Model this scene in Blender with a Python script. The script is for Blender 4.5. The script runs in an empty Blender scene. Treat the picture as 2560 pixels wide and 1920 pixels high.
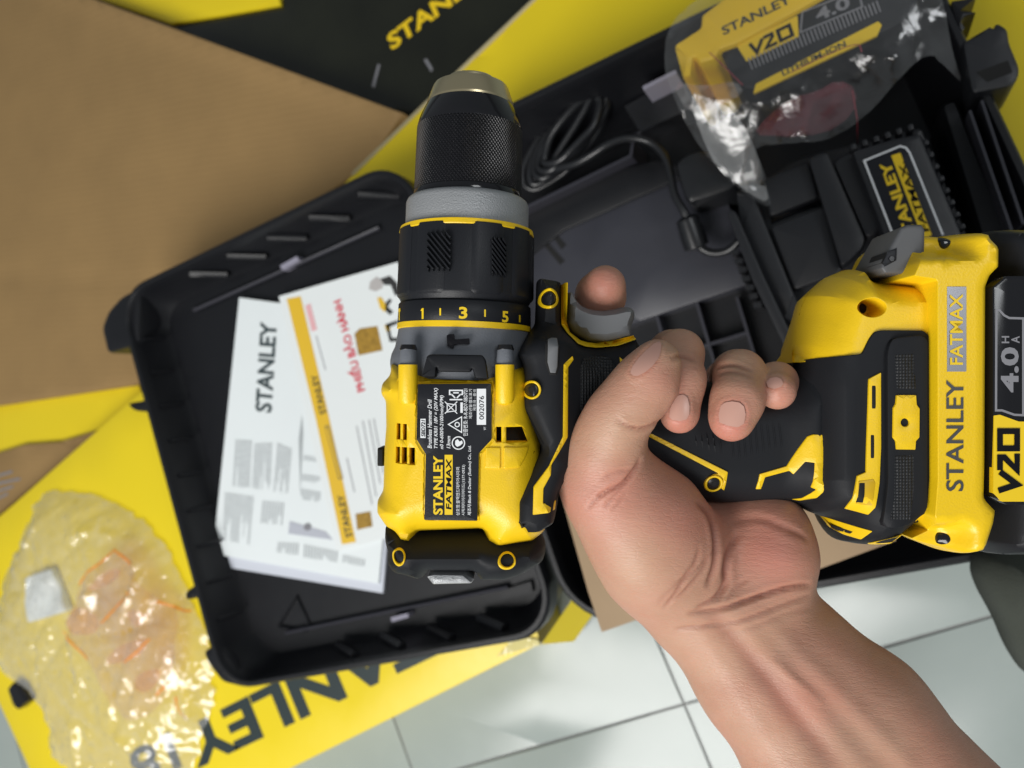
import bpy, bmesh, math, random
import numpy as np
from mathutils import Vector, Matrix
from mathutils.geometry import delaunay_2d_cdt
from mathutils.bvhtree import BVHTree

random.seed(7); RNG = np.random.default_rng(7)
SC = bpy.context.scene
COL = SC.collection

# ------------------------------------------------------------------ camera
FPX = 1934.0                      # focal length in photograph pixels (2560 wide)
TILT = math.radians(24)           # the phone leans 24 degrees off plumb
CAMH = 0.70                       # metres above the tiles
DD = 0.32                         # camera to the drill's mid plane
cam_d = bpy.data.cameras.new('camera'); cam = bpy.data.objects.new('camera', cam_d)
COL.objects.link(cam); SC.camera = cam
cam.location = (0, 0, CAMH); cam.rotation_euler = (0, TILT, 0)
cam_d.sensor_width = 36.0; cam_d.lens = 36.0*FPX/2560.0
cam_d.clip_start = 0.01; cam_d.clip_end = 50
cam_d.dof.use_dof = True; cam_d.dof.focus_distance = 0.288; cam_d.dof.aperture_fstop = 10.0

# ------------------------------------------------------------------ light
W = bpy.data.worlds.new('World'); SC.world = W; W.use_nodes = True
W.node_tree.nodes['Background'].inputs[0].default_value = (0.86, 0.94, 1.0, 1)
W.node_tree.nodes['Background'].inputs[1].default_value = 0.22
def area_lamp(name, loc, target, size, energy, col):
    l = bpy.data.lights.new(name, 'AREA'); l.energy = energy; l.size = size; l.color = col
    o = bpy.data.objects.new(name, l); COL.objects.link(o); o.location = loc
    o.rotation_euler = (Vector(target)-Vector(loc)).to_track_quat('-Z', 'Y').to_euler()
    return o
area_lamp('ceiling_lamp', (-0.42, -1.22, 1.80), (-0.15, -0.05, 0.25), 1.15, 47.0, (1.0, 0.98, 0.95))
area_lamp('ceiling_lamp_far', (1.5, 0.5, 2.1), (0.0, 0.0, 0.2), 0.6, 9.0, (0.95, 0.98, 1.0))
SC.view_settings.view_transform = 'Standard'; SC.view_settings.look = 'None'
SC.view_settings.exposure = 0.0; SC.view_settings.gamma = 1.0
SC.view_settings.use_curve_mapping = False
SC.render.engine = 'CYCLES'

# ------------------------------------------------------------------ helpers
CT, ST = math.cos(TILT), math.sin(TILT)
def G(px, py, z):
    """photograph pixel -> world point on the level plane z"""
    dx, dy = (px-1280)/FPX, -(py-960)/FPX
    wx, wy, wz = dx*CT-ST, dy, -dx*ST-CT
    t = (z-CAMH)/wz
    return np.array([t*wx, t*wy, z])
def GL(pts, z): return np.array([G(x, y, z)[:2] for x, y in pts])
def U(px, py, z=0.0):
    """photograph pixel -> drill frame (z towards the camera, 0 = drill mid plane)"""
    s = (DD-z)/FPX
    return np.array([(px-1280)*s, -(py-960)*s])
def UL(pts, z=0.0): return np.array([U(x, y, z) for x, y in pts])
def UZ(pts): return np.array([U(x, y, z) for x, y, z in pts])
def UP(px, py, zmm):
    z = zmm/1000.0; a = U(px, py, z); return np.array([a[0], a[1], z])
def zs(lst, ox, oy, s):           # zoomed-view coordinates -> photograph pixels
    return [(ox+x/s, oy+y/s) for x, y in lst]

def chaikin(p, n=2, closed=True):
    p = np.asarray(p, float)
    for _ in range(n):
        q = np.roll(p, -1, 0) if closed else p[1:]
        a = p if closed else p[:-1]
        o = np.empty((len(a)*2, p.shape[1])); o[0::2] = .75*a+.25*q; o[1::2] = .25*a+.75*q
        if not closed: o = np.vstack([p[:1], o, p[-1:]])
        p = o
    return p
def rnd(p, r, seg=4):
    """round the corners of a closed polygon by radius-like length r"""
    p = np.asarray(p, float); n = len(p); out = []
    for i in range(n):
        a, b, c = p[i-1], p[i], p[(i+1) % n]
        la, lc = np.linalg.norm(a-b), np.linalg.norm(c-b)
        k = min(r, .45*la, .45*lc)
        s, e = b+(a-b)*k/max(la, 1e-9), b+(c-b)*k/max(lc, 1e-9)
        for t in np.linspace(0, 1, seg+1):
            out.append((1-t)**2*s+2*t*(1-t)*b+t*t*e)
    return np.array(out)
def dens(p, res):
    out = []; n = len(p)
    for i in range(n):
        a, b = p[i], p[(i+1) % n]; k = max(1, int(np.linalg.norm(b-a)/res))
        for t in range(k): out.append(a+(b-a)*t/k)
    return np.array(out)
def pdist(q, p):
    """distance of points q to closed polygon p"""
    a = p; b = np.roll(p, -1, 0); ab = b-a; L = np.maximum((ab**2).sum(1), 1e-18)
    out = np.full(len(q), 1e9)
    for s in range(0, len(q), 4000):
        Q = q[s:s+4000][:, None, :]
        t = np.clip(((Q-a)*ab).sum(2)/L, 0, 1)
        out[s:s+4000] = np.sqrt((((a+t[..., None]*ab)-Q)**2).sum(2)).min(1)
    return out
def inside(q, p):
    x, y = q[:, 0], q[:, 1]; r = np.zeros(len(q), bool)
    a = p; b = np.roll(p, -1, 0)
    for (x0, y0), (x1, y1) in zip(a, b):
        c = ((y0 > y) != (y1 > y))
        if c.any():
            xi = (x1-x0)*(y-y0)/((y1-y0) if y1 != y0 else 1e-12)+x0
            r ^= c & (x < xi)
    return r
def area2(p):
    q = np.roll(p, -1, 0); return (p[:, 0]*q[:, 1]-q[:, 0]*p[:, 1]).sum()

def mesh_obj(name, v, f, mat, parent=None, smooth=True, angle=None):
    me = bpy.data.meshes.new(name); me.from_pydata([tuple(map(float, a)) for a in v], [], [tuple(int(i) for i in a) for a in f])
    me.validate(); me.update()
    o = bpy.data.objects.new(name, me); COL.objects.link(o)
    if mat is not None: me.materials.append(mat)
    if smooth: me.polygons.foreach_set('use_smooth', [True]*len(me.polygons))
    if angle is not None: me.set_sharp_from_angle(angle=math.radians(angle))
    if parent is not None: attach(o, parent)
    return o
ROOTS = {}
def attach(o, p):
    o.parent = p
    r = ROOTS.get(p.name)
    if r is not None: o.matrix_parent_inverse = r
def root(name, loc, label, cat, group=None, drill=False):
    o = bpy.data.objects.new(name, None); COL.objects.link(o); o.empty_display_size = .02
    o.location = loc
    if drill: o.rotation_euler = (0, TILT, 0)
    else: ROOTS[o.name] = Matrix.Translation(Vector(loc)).inverted()
    tag(o, label, cat, group); return o
def tag(o, label=None, cat=None, group=None, kind=None):
    if label: o['label'] = label
    if cat: o['category'] = cat
    if group: o['group'] = group
    if kind: o['kind'] = kind
    return o

def const(c): return lambda q: np.full(len(q), float(c))
def inflate(poly, H, w, p=2.0, base=0.0):
    poly = np.asarray(poly)
    def f(q):
        t = 1-np.clip(pdist(q, poly)/w, 0, 1)
        return base+H*np.maximum(0, 1-t**p)**(1/p)
    return f
def plus(f, c): return lambda q: f(q)+c

def plate(name, poly, top, bottom, mat, parent=None, edge=.0005, res=.003, holes=(), rings=(), mirror=False, angle=40, pxz=None):
    """solid with outline poly (metres): top(x,y) surface with softened edge, skirt down to bottom(x,y)"""
    if pxz is not None: poly = UL(poly, pxz); holes = [UL(h, pxz) for h in holes]
    poly = np.asarray(poly, float)
    if area2(poly) < 0: poly = poly[::-1]
    hs = []
    for h in holes:
        h = np.asarray(h, float); hs.append(h[::-1] if area2(h) > 0 else h)
    loops = [dens(l, res) for l in [poly]+hs]
    pts = np.vstack(loops); nb = len(pts); E = []; s = 0
    for l in loops:
        n = len(l); E += [(s+i, s+(i+1) % n) for i in range(n)]; s += n
    extra = []
    def dist(q):
        d = pdist(q, loops[0])
        for h in loops[1:]: d = np.minimum(d, pdist(q, h))
        return d
    def ins(q):
        r = inside(q, loops[0])
        for h in loops[1:]: r &= ~inside(q, h)
        return r
    rg = sorted(set(list(rings)+([edge*.3, edge] if edge > 0 else [])))
    for off in rg:
        for l in loops:
            t = np.roll(l, -1, 0)-np.roll(l, 1, 0); t /= np.maximum(np.linalg.norm(t, axis=1), 1e-12)[:, None]
            q = l+np.stack([-t[:, 1], t[:, 0]], 1)*off
            q = q[ins(q)]
            if len(q):
                q = q[dist(q) > off*.93]; extra.append(q)
    lo, hi = poly.min(0), poly.max(0)
    gx = np.arange(lo[0]+res/2, hi[0], res); gy = np.arange(lo[1]+res/2, hi[1], res)
    if len(gx) and len(gy) and len(gx)*len(gy) < 60000:
        q = np.stack(np.meshgrid(gx, gy), -1).reshape(-1, 2)
        q = q[ins(q)]
        if len(q):
            q = q[dist(q) > max((rg[-1] if rg else 0)+res*.35, res*.45)]; extra.append(q)
    allp = np.vstack([pts]+extra) if extra else pts
    r = delaunay_2d_cdt([Vector(a) for a in allp], E, [], 0, 1e-7)
    v = np.array([(a[0], a[1]) for a in r[0]]); tri = [t for t in r[2] if len(t) == 3]
    cen = np.array([v[list(t)].mean(0) for t in tri]); keep = ins(cen)
    tri = [t for t, k in zip(tri, keep) if k]
    d = dist(v)
    zt = top(v)
    if edge > 0:
        k = 1-np.clip(d/edge, 0, 1); zt = zt-edge*(1-np.sqrt(np.maximum(0, 1-k*k)))
    zb = -zt if mirror else bottom(v)
    n = len(v)
    V = np.vstack([np.column_stack([v, zt]), np.column_stack([v, zb])])
    F = []; cnt = {}
    for a, b, c in tri:
        if (v[b][0]-v[a][0])*(v[c][1]-v[a][1])-(v[b][1]-v[a][1])*(v[c][0]-v[a][0]) < 0: b, c = c, b
        F.append((a, b, c)); F.append((a+n, c+n, b+n))
        for e in ((a, b), (b, c), (c, a)): cnt[e] = 1
    for (a, b) in cnt:
        if (b, a) not in cnt: F.append((b, a, a+n, b+n))
    return mesh_obj(name, V, F, mat, parent, True, angle)

def sheet(name, poly, top, mat, parent=None, res=.003, thick=.0006, **k):
    return plate(name, poly, top, plus(top, -thick), mat, parent, res=res, **k)

def lathe(name, prof, mat, parent, ax0, ax1, seg=96, angle=35, cap=True):
    """prof: (distance along axis, radius) in metres; axis from ax0 towards ax1"""
    a = np.asarray(ax0, float); d = np.asarray(ax1, float)-a; d /= np.linalg.norm(d)
    u = np.cross(d, [0, 0, 1.0]); u /= np.linalg.norm(u); w = np.cross(u, d)
    V = []; F = []; UVs = []
    for s, r in prof:
        for k in range(seg):
            t = 2*math.pi*k/seg; V.append(a+d*s+(u*math.cos(t)+w*math.sin(t))*r)
    m = len(prof)
    for i in range(m-1):
        for k in range(seg):
            k2 = (k+1) % seg; F.append((i*seg+k, i*seg+k2, (i+1)*seg+k2, (i+1)*seg+k))
    if cap:
        F.append(tuple(range(seg))[::-1]); F.append(tuple((m-1)*seg+k for k in range(seg)))
    o = mesh_obj(name, V, F, mat, parent, True, angle)
    me = o.data; uv = me.uv_layers.new(name='UVMap')
    for p in me.polygons:
        ks = [me.loops[l].vertex_index for l in p.loop_indices]
        angs = [(k % seg)/seg for k in ks]
        if len(ks) == 4 and max(angs)-min(angs) > .5: angs = [x if x > .5 else x+1 for x in angs]
        for l, k, an in zip(p.loop_indices, ks, angs): uv.data[l].uv = (an, prof[k//seg][0])
    bm = bmesh.new(); bm.from_mesh(me); bmesh.ops.recalc_face_normals(bm, faces=bm.faces); bm.to_mesh(me); bm.free()
    return o

def tube(name, pts, r, mat, parent=None, seg=10, sub=2, closed=False):
    p = chaikin(np.asarray(pts, float), sub, closed); n = len(p)
    rr = np.full(n, r) if np.isscalar(r) else np.interp(np.linspace(0, 1, n), np.linspace(0, 1, len(r)), r)
    t = np.gradient(p, axis=0); t /= np.maximum(np.linalg.norm(t, axis=1), 1e-9)[:, None]
    V = []; F = []; nrm = np.array([.31, .2, .93])
    for i in range(n):
        nrm = nrm-t[i]*nrm.dot(t[i]); nrm /= np.linalg.norm(nrm); b = np.cross(t[i], nrm)
        for k in range(seg):
            a = 2*math.pi*k/seg; V.append(p[i]+(nrm*math.cos(a)+b*math.sin(a))*rr[i])
    for i in range(n-1):
        for k in range(seg):
            k2 = (k+1) % seg; F.append((i*seg+k, i*seg+k2, (i+1)*seg+k2, (i+1)*seg+k))
    F.append(tuple(range(seg))[::-1]); F.append(tuple((n-1)*seg+k for k in range(seg)))
    return mesh_obj(name, V, F, mat, parent, True, 60)

def box_between(name, c, e1, e2, l1, l2, z0, z1, mat, parent=None, bev=.001):
    """box of size l1 x l2 centred at c (xy) along unit axes e1,e2"""
    c = np.asarray(c); e1 = np.asarray(e1); e2 = np.asarray(e2)
    p = [c+e1*l1/2*s+e2*l2/2*t for s, t in ((-1, -1), (1, -1), (1, 1), (-1, 1))]
    return plate(name, p, const(z1), const(z0), mat, parent, edge=bev, res=max(l1, l2, .01))

def miter(p, w, closed=False):
    p = np.asarray(p, float); n = len(p); L = []; R = []
    for i in range(n):
        a = p[i-1] if (i > 0 or closed) else None; c = p[(i+1) % n] if (i < n-1 or closed) else None
        d1 = (p[i]-a)/np.linalg.norm(p[i]-a) if a is not None else None
        d2 = (c-p[i])/np.linalg.norm(c-p[i]) if c is not None else None
        if d1 is None: d1 = d2
        if d2 is None: d2 = d1
        n1 = np.array([-d1[1], d1[0]]); n2 = np.array([-d2[1], d2[0]]); m = n1+n2
        ln = np.linalg.norm(m); m = m/ln if ln > 1e-6 else n1
        k = min(1/max(m.dot(n1), .35), 2.2)
        L.append(p[i]+m*w/2*k); R.append(p[i]-m*w/2*k)
    return L, R
def strokes(name, lines, w, zf, mat, parent):
    """flat print: list of (points, closed) polylines, metres in the local plane, at height zf(q)"""
    V = []; F = []
    for p, cl in lines:
        L, R = miter(p, w, cl); n = len(p); s = len(V)
        for a, b in zip(L, R): V += [a, b]
        for i in range(n if cl else n-1):
            j = (i+1) % n; F.append((s+2*i, s+2*i+1, s+2*j+1, s+2*j))
    V = np.array(V); z = zf(V)
    return mesh_obj(name, np.column_stack([V, z]), F, mat, parent, False)

_dg = None
def text_mesh(s, bold=0.0, shear=0.0, space=1.0):
    c = bpy.data.curves.new('t', 'FONT'); c.body = s; c.offset = bold; c.shear = shear; c.space_character = space
    c.resolution_u = 3
    o = bpy.data.objects.new('t', c); COL.objects.link(o)
    bpy.context.view_layer.update()
    me = bpy.data.meshes.new_from_object(o.evaluated_get(bpy.context.evaluated_depsgraph_get()))
    v = np.array([tuple(x.co) for x in me.vertices])[:, :2]; f = [tuple(p.vertices) for p in me.polygons]
    bpy.data.objects.remove(o); bpy.data.curves.remove(c); bpy.data.meshes.remove(me)
    return v, f
def text(name, s, c, e1, length, height, zf, mat, parent, bold=0.0, shear=0.0, space=1.0):
    """lettering centred at c (xy metres), reading along unit e1, fitted to length x height"""
    v, f = text_mesh(s, bold, shear, space)
    lo, hi = v.min(0), v.max(0); v = (v-(lo+hi)/2)/(hi-lo)*np.array([length, height])
    e1 = np.asarray(e1, float)/np.linalg.norm(e1); e2 = np.array([-e1[1], e1[0]])
    q = np.asarray(c)+v[:, :1]*e1+v[:, 1:]*e2
    return mesh_obj(name, np.column_stack([q, zf(q)]), f, mat, parent, False)
def dtext(name, s, x0, x1, y0, y1, z, mat, parent, **k):
    """drill-frame lettering that reads upwards (rotated a quarter turn), filling a pixel box"""
    a = U((x0+x1)/2, (y0+y1)/2, z); sc = (DD-z)/FPX
    zf = k.pop('zf', None) or const(z)
    return text(name, s, a, (0, 1), abs(y1-y0)*sc, abs(x1-x0)*sc, zf, mat, parent, **k)
def wtext(name, s, px, py, rot, length, height, z, mat, parent, **k):
    """lettering on a level surface; rot in degrees as seen in the photograph, sizes in pixels there"""
    r = math.radians(rot); d = np.array([math.cos(r), -math.sin(r)])
    p = np.array([px, py]); c = G(*p, z)[:2]
    e = G(*(p+d*length/2), z)[:2]-G(*(p-d*length/2), z)[:2]
    n = np.array([-math.sin(r), -math.cos(r)])
    h = np.linalg.norm(G(*(p+n*height/2), z)[:2]-G(*(p-n*height/2), z)[:2])
    return text(name, s, c, e, np.linalg.norm(e), h, k.pop('zf', None) or const(z), mat, parent, **k)

# ------------------------------------------------------------------ materials
def mat(name, col, rough=.5, metal=0.0, spec=.5, bump=0.0, bscale=800.0, var=0.0, vscale=30.0, coat=0.0, sss=0.0, bdist=.0004, rvar=0.0):
    m = bpy.data.materials.new(name); m.use_nodes = True; nt = m.node_tree; n = nt.nodes; b = n['Principled BSDF']
    b.inputs['Base Color'].default_value = (*col, 1); b.inputs['Roughness'].default_value = rough
    b.inputs['Metallic'].default_value = metal; b.inputs['Specular IOR Level'].default_value = spec
    b.inputs['Coat Weight'].default_value = coat; b.inputs['Coat Roughness'].default_value = .15
    tc = n.new('ShaderNodeTexCoord')
    if var > 0:
        nz = n.new('ShaderNodeTexNoise'); nz.inputs['Scale'].default_value = vscale; nz.inputs['Detail'].default_value = 6
        nt.links.new(tc.outputs['Object'], nz.inputs['Vector'])
        mx = n.new('ShaderNodeMix'); mx.data_type = 'RGBA'
        mx.inputs['A'].default_value = (*[c*(1-var) for c in col], 1); mx.inputs['B'].default_value = (*[min(1, c*(1+var)) for c in col], 1)
        nt.links.new(nz.outputs['Fac'], mx.inputs['Factor']); nt.links.new(mx.outputs['Result'], b.inputs['Base Color'])
    if rvar > 0:
        nz = n.new('ShaderNodeTexNoise'); nz.inputs['Scale'].default_value = 45; nz.inputs['Detail'].default_value = 8; nz.inputs['Roughness'].default_value = .7
        nt.links.new(tc.outputs['Object'], nz.inputs['Vector'])
        mr = n.new('ShaderNodeMapRange'); mr.inputs[3].default_value = max(.02, rough-rvar); mr.inputs[4].default_value = min(1, rough+rvar)
        nt.links.new(nz.outputs['Fac'], mr.inputs[0]); nt.links.new(mr.outputs[0], b.inputs['Roughness'])
    if bump > 0:
        nz = n.new('ShaderNodeTexNoise'); nz.inputs['Scale'].default_value = bscale; nz.inputs['Detail'].default_value = 3
        nt.links.new(tc.outputs['Object'], nz.inputs['Vector'])
        bp = n.new('ShaderNodeBump'); bp.inputs['Strength'].default_value = bump; bp.inputs['Distance'].default_value = bdist
        nt.links.new(nz.outputs['Fac'], bp.inputs['Height']); nt.links.new(bp.outputs['Normal'], b.inputs['Normal'])
    return m
def nodes(m): return m.node_tree, m.node_tree.nodes, m.node_tree.nodes['Principled BSDF']
def mth(nt, op, a, b=None):
    x = nt.nodes.new('ShaderNodeMath'); x.operation = op
    for i, q in enumerate((a, b)):
        if q is None: continue
        if isinstance(q, (int, float)): x.inputs[i].default_value = q
        else: nt.links.new(q, x.inputs[i])
    return x.outputs[0]

M = {}
M['yellow'] = mat('drill_yellow', (.82, .535, .007), .40, bump=.5, bscale=1500, bdist=.0002, var=.03)
M['yellow_grain'] = mat('battery_yellow', (.82, .535, .007), .36, bump=.5, bscale=1100, bdist=.0002, var=.03)
M['yellow_print'] = mat('yellow_print', (.82, .56, .01), .4)
M['rubber'] = mat('black_rubber', (.012, .013, .0155), .55, spec=.18, bump=.3, bscale=2500, bdist=.0002, rvar=.08)
M['plastic'] = mat('black_plastic', (.011, .012, .015), .42, spec=.28, bump=.4, bscale=2200, bdist=.0002, rvar=.06)
M['gloss'] = mat('gloss_black', (.008, .008, .010), .12, rvar=.05)
M['label'] = mat('label_black', (.010, .011, .015), .40, spec=.32, bump=.25, bscale=1800, bdist=.0002)
M['grey'] = mat('grey_casting', (.14, .15, .17), .5, bump=.35, bscale=1500, bdist=.0003, var=.06)
M['silver'] = mat('grey_painted_metal', (.34, .35, .36), .42, metal=.35, bump=.7, bscale=1600, bdist=.0004)
M['trigger'] = mat('trigger_grey', (.15, .155, .162), .55, bump=.2, bscale=2500, bdist=.0001)
M['steel'] = mat('steel_warm_reflection', (.60, .51, .32), .33, metal=.95)  # warm base colour stands in for yellow surroundings mirrored in the steel
M['screw'] = mat('dark_screw', (.02, .02, .022), .28, metal=.4)
M['white'] = mat('white_print', (.78, .80, .82), .5)
M['greyprint'] = mat('grey_print', (.22, .22, .24), .45)
M['silverprint'] = mat('silver_foil', (.42, .42, .45), .28, metal=.8)
M['clipgrey'] = mat('clip_grey', (.085, .087, .092), .5, bump=.2, bscale=2500, bdist=.0001)
M['blackprint'] = mat('black_print', (.006, .006, .008), .5, spec=.12)
M['void'] = mat('dark_cavity', (.004, .004, .004), .8)  # near-black standing in for the shade inside holes, slots and recesses
M['nail'] = mat('fingernail', (.52, .295, .235), .30, spec=.45)

# knurled chuck sleeve: crossed grooves cut in the sleeve, from angle and height
m = mat('knurled_black', (.014, .014, .017), .30, metal=.3); nt, n, b = nodes(m)
uv = n.new('ShaderNodeUVMap'); sp = n.new('ShaderNodeSeparateXYZ'); nt.links.new(uv.outputs[0], sp.inputs[0])
a1 = mth(nt, 'MULTIPLY', sp.outputs[0], 2*math.pi*95); a2 = mth(nt, 'MULTIPLY', sp.outputs[1], 2*math.pi*600)
s1 = mth(nt, 'ABSOLUTE', mth(nt, 'SINE', mth(nt, 'MULTIPLY', mth(nt, 'ADD', a1, a2), .5)))
s2 = mth(nt, 'ABSOLUTE', mth(nt, 'SINE', mth(nt, 'MULTIPLY', mth(nt, 'SUBTRACT', a1, a2), .5)))
bp = n.new('ShaderNodeBump'); bp.inputs['Strength'].default_value = 1.0; bp.inputs['Distance'].default_value = .0007
nt.links.new(mth(nt, 'MINIMUM', s1, s2), bp.inputs['Height']); nt.links.new(bp.outputs[0], b.inputs['Normal'])
M['knurl'] = m
# dotted rubber patches
m = mat('dotted_rubber', (.012, .013, .015), .5, spec=.35); nt, n, b = nodes(m)
tc = n.new('ShaderNodeTexCoord'); vo = n.new('ShaderNodeTexVoronoi'); vo.inputs['Scale'].default_value = 850; vo.inputs['Randomness'].default_value = .12
nt.links.new(tc.outputs['Object'], vo.inputs['Vector'])
bp = n.new('ShaderNodeBump'); bp.inputs['Strength'].default_value = 1.0; bp.inputs['Distance'].default_value = .0008; bp.invert = True
nt.links.new(vo.outputs['Distance'], bp.inputs['Height']); nt.links.new(bp.outputs[0], b.inputs['Normal'])
M['dots'] = m
# ================================================================== the drill
DR = cam.matrix_basis  # (camera pose; the drill is held parallel to the phone)
dloc = Vector((0, 0, CAMH))+Vector((-ST, 0, -CT))*DD
drill = root('cordless_drill', dloc, 'yellow and black cordless hammer drill held up in the hand', 'drill', drill=True)
Z2 = lambda l: zs(l, 900, 640, 2.765)
Z1 = lambda l: zs(l, 900, 140, 2.765)
Z3 = lambda l: zs(l, 900, 1000, 2.765)
Z4 = lambda l: zs(l, 1760, 500, 2.765)
Z5 = lambda l: zs(l, 1760, 900, 2.765)
Z6 = lambda l: zs(l, 1360, 620, 2.765)
Z7 = lambda l: zs(l, 1360, 1120, 2.765)
def rect(x0, y0, x1, y1): return [(x0, y0), (x1, y0), (x1, y1), (x0, y1)]
def circ(x, y, rx, ry=None, n=28): ry = ry or rx; return [(x+rx*math.cos(2*math.pi*k/n), y+ry*math.sin(2*math.pi*k/n)) for k in range(n)]
def smooth(t): t = np.clip(t, 0, 1); return t*t*(3-2*t)
S0 = DD/FPX                                   # metres per photograph pixel at the mid plane

# --- chuck and collars, turned about the spindle
AX0 = np.array([*U(1161, 820), 0.0]); AX1 = np.array([*U(1178, 200), 0.0]); AXD = (AX1-AX0)/np.linalg.norm(AX1-AX0)
def axs(y): return (820-y)*S0*1.0003
def turn(name, prof, m, seg=96, angle=35): return lathe(name, [(axs(y), r*S0) for y, r in prof], m, drill, AX0, AX1, seg, angle)
def axx(q): return AX0[0]+AXD[0]/AXD[1]*(q[:, 1]-AX0[1])
def cyl(r, off=0.0):                          # front surface of a cylinder about the spindle
    R = r*S0+off
    return lambda q: np.sqrt(np.maximum(1e-7, R*R-(q[:, 0]-axx(q))**2))
turn('chuck_nose', [(268, 60), (268, 107.5), (263, 108), (226, 95), (219, 91), (216, 85), (215, 66), (214, 62), (202, 61), (199, 58), (199, 44), (235, 34)], M['steel'], angle=25)
turn('chuck_jaw_bore', [(230, 43.5), (226, 43.5), (226, 20), (240, 12)], M['void'])
turn('chuck_head', [(330, 130), (325, 130.5), (313, 127.5), (300, 123), (286, 117), (274, 111), (267, 107)], M['gloss'], angle=60)
turn('chuck_sleeve', [(488, 133.5), (486, 134), (330, 131), (326, 130)], M['knurl'])
turn('chuck_collar', [(506, 134), (500, 135.5), (489, 135), (486, 133)], M['gloss'], angle=60)
turn('gear_collar', [(584, 150), (583, 153), (517, 152.5), (508, 149), (503, 143), (501, 136), (501, 120)], M['silver'], angle=60)
turn('torque_collar_trim', [(592, 166), (590, 167), (579, 165), (577, 160), (577, 150)], M['yellow'])
turn('torque_collar', [(764, 158), (756, 162), (748, 167), (744, 167.5), (596, 165), (590, 163), (588, 158)], M['plastic'], angle=30)
for a, nm in ((-1.07, 0), (-.47, 1), (.37, 2), (1.0, 3), (1.75, 4), (2.4, 5), (3.1, 6), (-1.75, 7), (-2.4, 8)):
    # raised grip segments spaced around the collar
    V = []; F = []; k0 = 9; wv = .235
    prof = [(752, 165), (747, 169.5), (742, 171), (592, 168.5), (587, 167.8), (584.5, 164)]
    u = np.cross(AXD, [0, 0, 1.0]); u /= np.linalg.norm(u); w_ = np.cross(u, AXD)
    for i, (y, r) in enumerate(prof):
        for k in range(k0):
            t = a+wv*(k/(k0-1)*2-1); rr = (r-3.2 if k in (0, k0-1) else r)*S0
            V.append(AX0+AXD*axs(y)+(u*math.sin(t)*1.0+np.array([0, 0, 1.0])*math.cos(t))*rr)
    for i in range(len(prof)-1):
        for k in range(k0-1): F.append((i*k0+k, i*k0+k+1, (i+1)*k0+k+1, (i+1)*k0+k))
    o = mesh_obj('grip_segment', V, F, M['plastic'], drill, True, 25)
def rib_patch(x0, x1, y0, y1, n):
    for i in range(n):
        # slanted ribs clipped to the patch
        L = y1-y0; s = y0-(x1-x0)*1.25+i*(L+(x1-x0)*1.25)/n; wd = 7.5
        p = [(x0, s), (x1, s+(x1-x0)*1.25), (x1, s+(x1-x0)*1.25+wd), (x0, s+wd)]
        pp = []
        for t in np.linspace(0, 1, 41):
            yy = s+(x1-x0)*1.25*t
            if y0 <= yy <= y1-wd: pp.append((x0+(x1-x0)*t, yy))
        if len(pp) < 2: continue
        poly = pp+[(x, y+wd) for x, y in pp[::-1]]
        plate('collar_rib', poly, cyl(171, .0012), cyl(171, -.001), M['plastic'], drill, edge=.0004, res=.004, pxz=.026)
rib_patch(1066, 1128, 579, 681, 11)
rib_patch(1229, 1266, 590, 690, 11)
turn('number_ring', [(816, 164), (814, 166), (768, 164.5), (765, 162), (764, 150)], M['plastic'], angle=60)
turn('number_ring_trim', [(829, 164), (827, 167), (815, 166.5), (813, 160)], M['yellow'])
NR = cyl(165.6, .00012)
plate('torque_number', [(1050, 776), (1054, 770), (1058.5, 770), (1058.5, 797), (1053.5, 797), (1053.5, 777)], NR, plus(NR, -.0008), M['yellow_print'], drill, edge=0, res=.002, pxz=.024)
for s, x0, x1, y0, y1 in (('3', 1148, 1169, 766, 796), ('5', 1255, 1271, 773, 802)):
    c = U((x0+x1)/2, (y0+y1)/2+2, .026); sc = (DD-.026)/FPX
    text('torque_number', s, c, (1, 0), (x1-x0)*sc, (y1-y0)*sc, NR, M['yellow_print'], drill, bold=.03)
for x, y in ((1102, 781), (1213, 784), (1300, 792)):
    plate('torque_tick', rect(x-2, y-9, x+2, y+9), NR, plus(NR, -.0008), M['yellow_print'], drill, edge=0, res=.002, pxz=.024)
plate('hammer_mark', [(997, 773), (1005, 773), (1006, 781), (1003.5, 782), (1003.5, 803), (999.5, 803), (999.5, 782), (997, 781)], NR, plus(NR, -.001), M['yellow_print'], drill, edge=0, res=.002, pxz=.006)
turn('gear_housing', [(950, 176), (915, 181), (905, 181), (890, 178), (872, 170), (850, 166.5), (828, 163), (827, 150)], M['grey'], angle=50)
GH = lambda q: cyl(170)(q)
plate('hammer_symbol', Z2([(600, 550), (615, 542), (650, 540), (655, 578), (755, 570), (757, 610), (650, 613), (648, 640), (605, 625)]), cyl(177, .0010), cyl(160), M['blackprint'], drill, edge=.0001, res=.002, pxz=.029)

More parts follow.
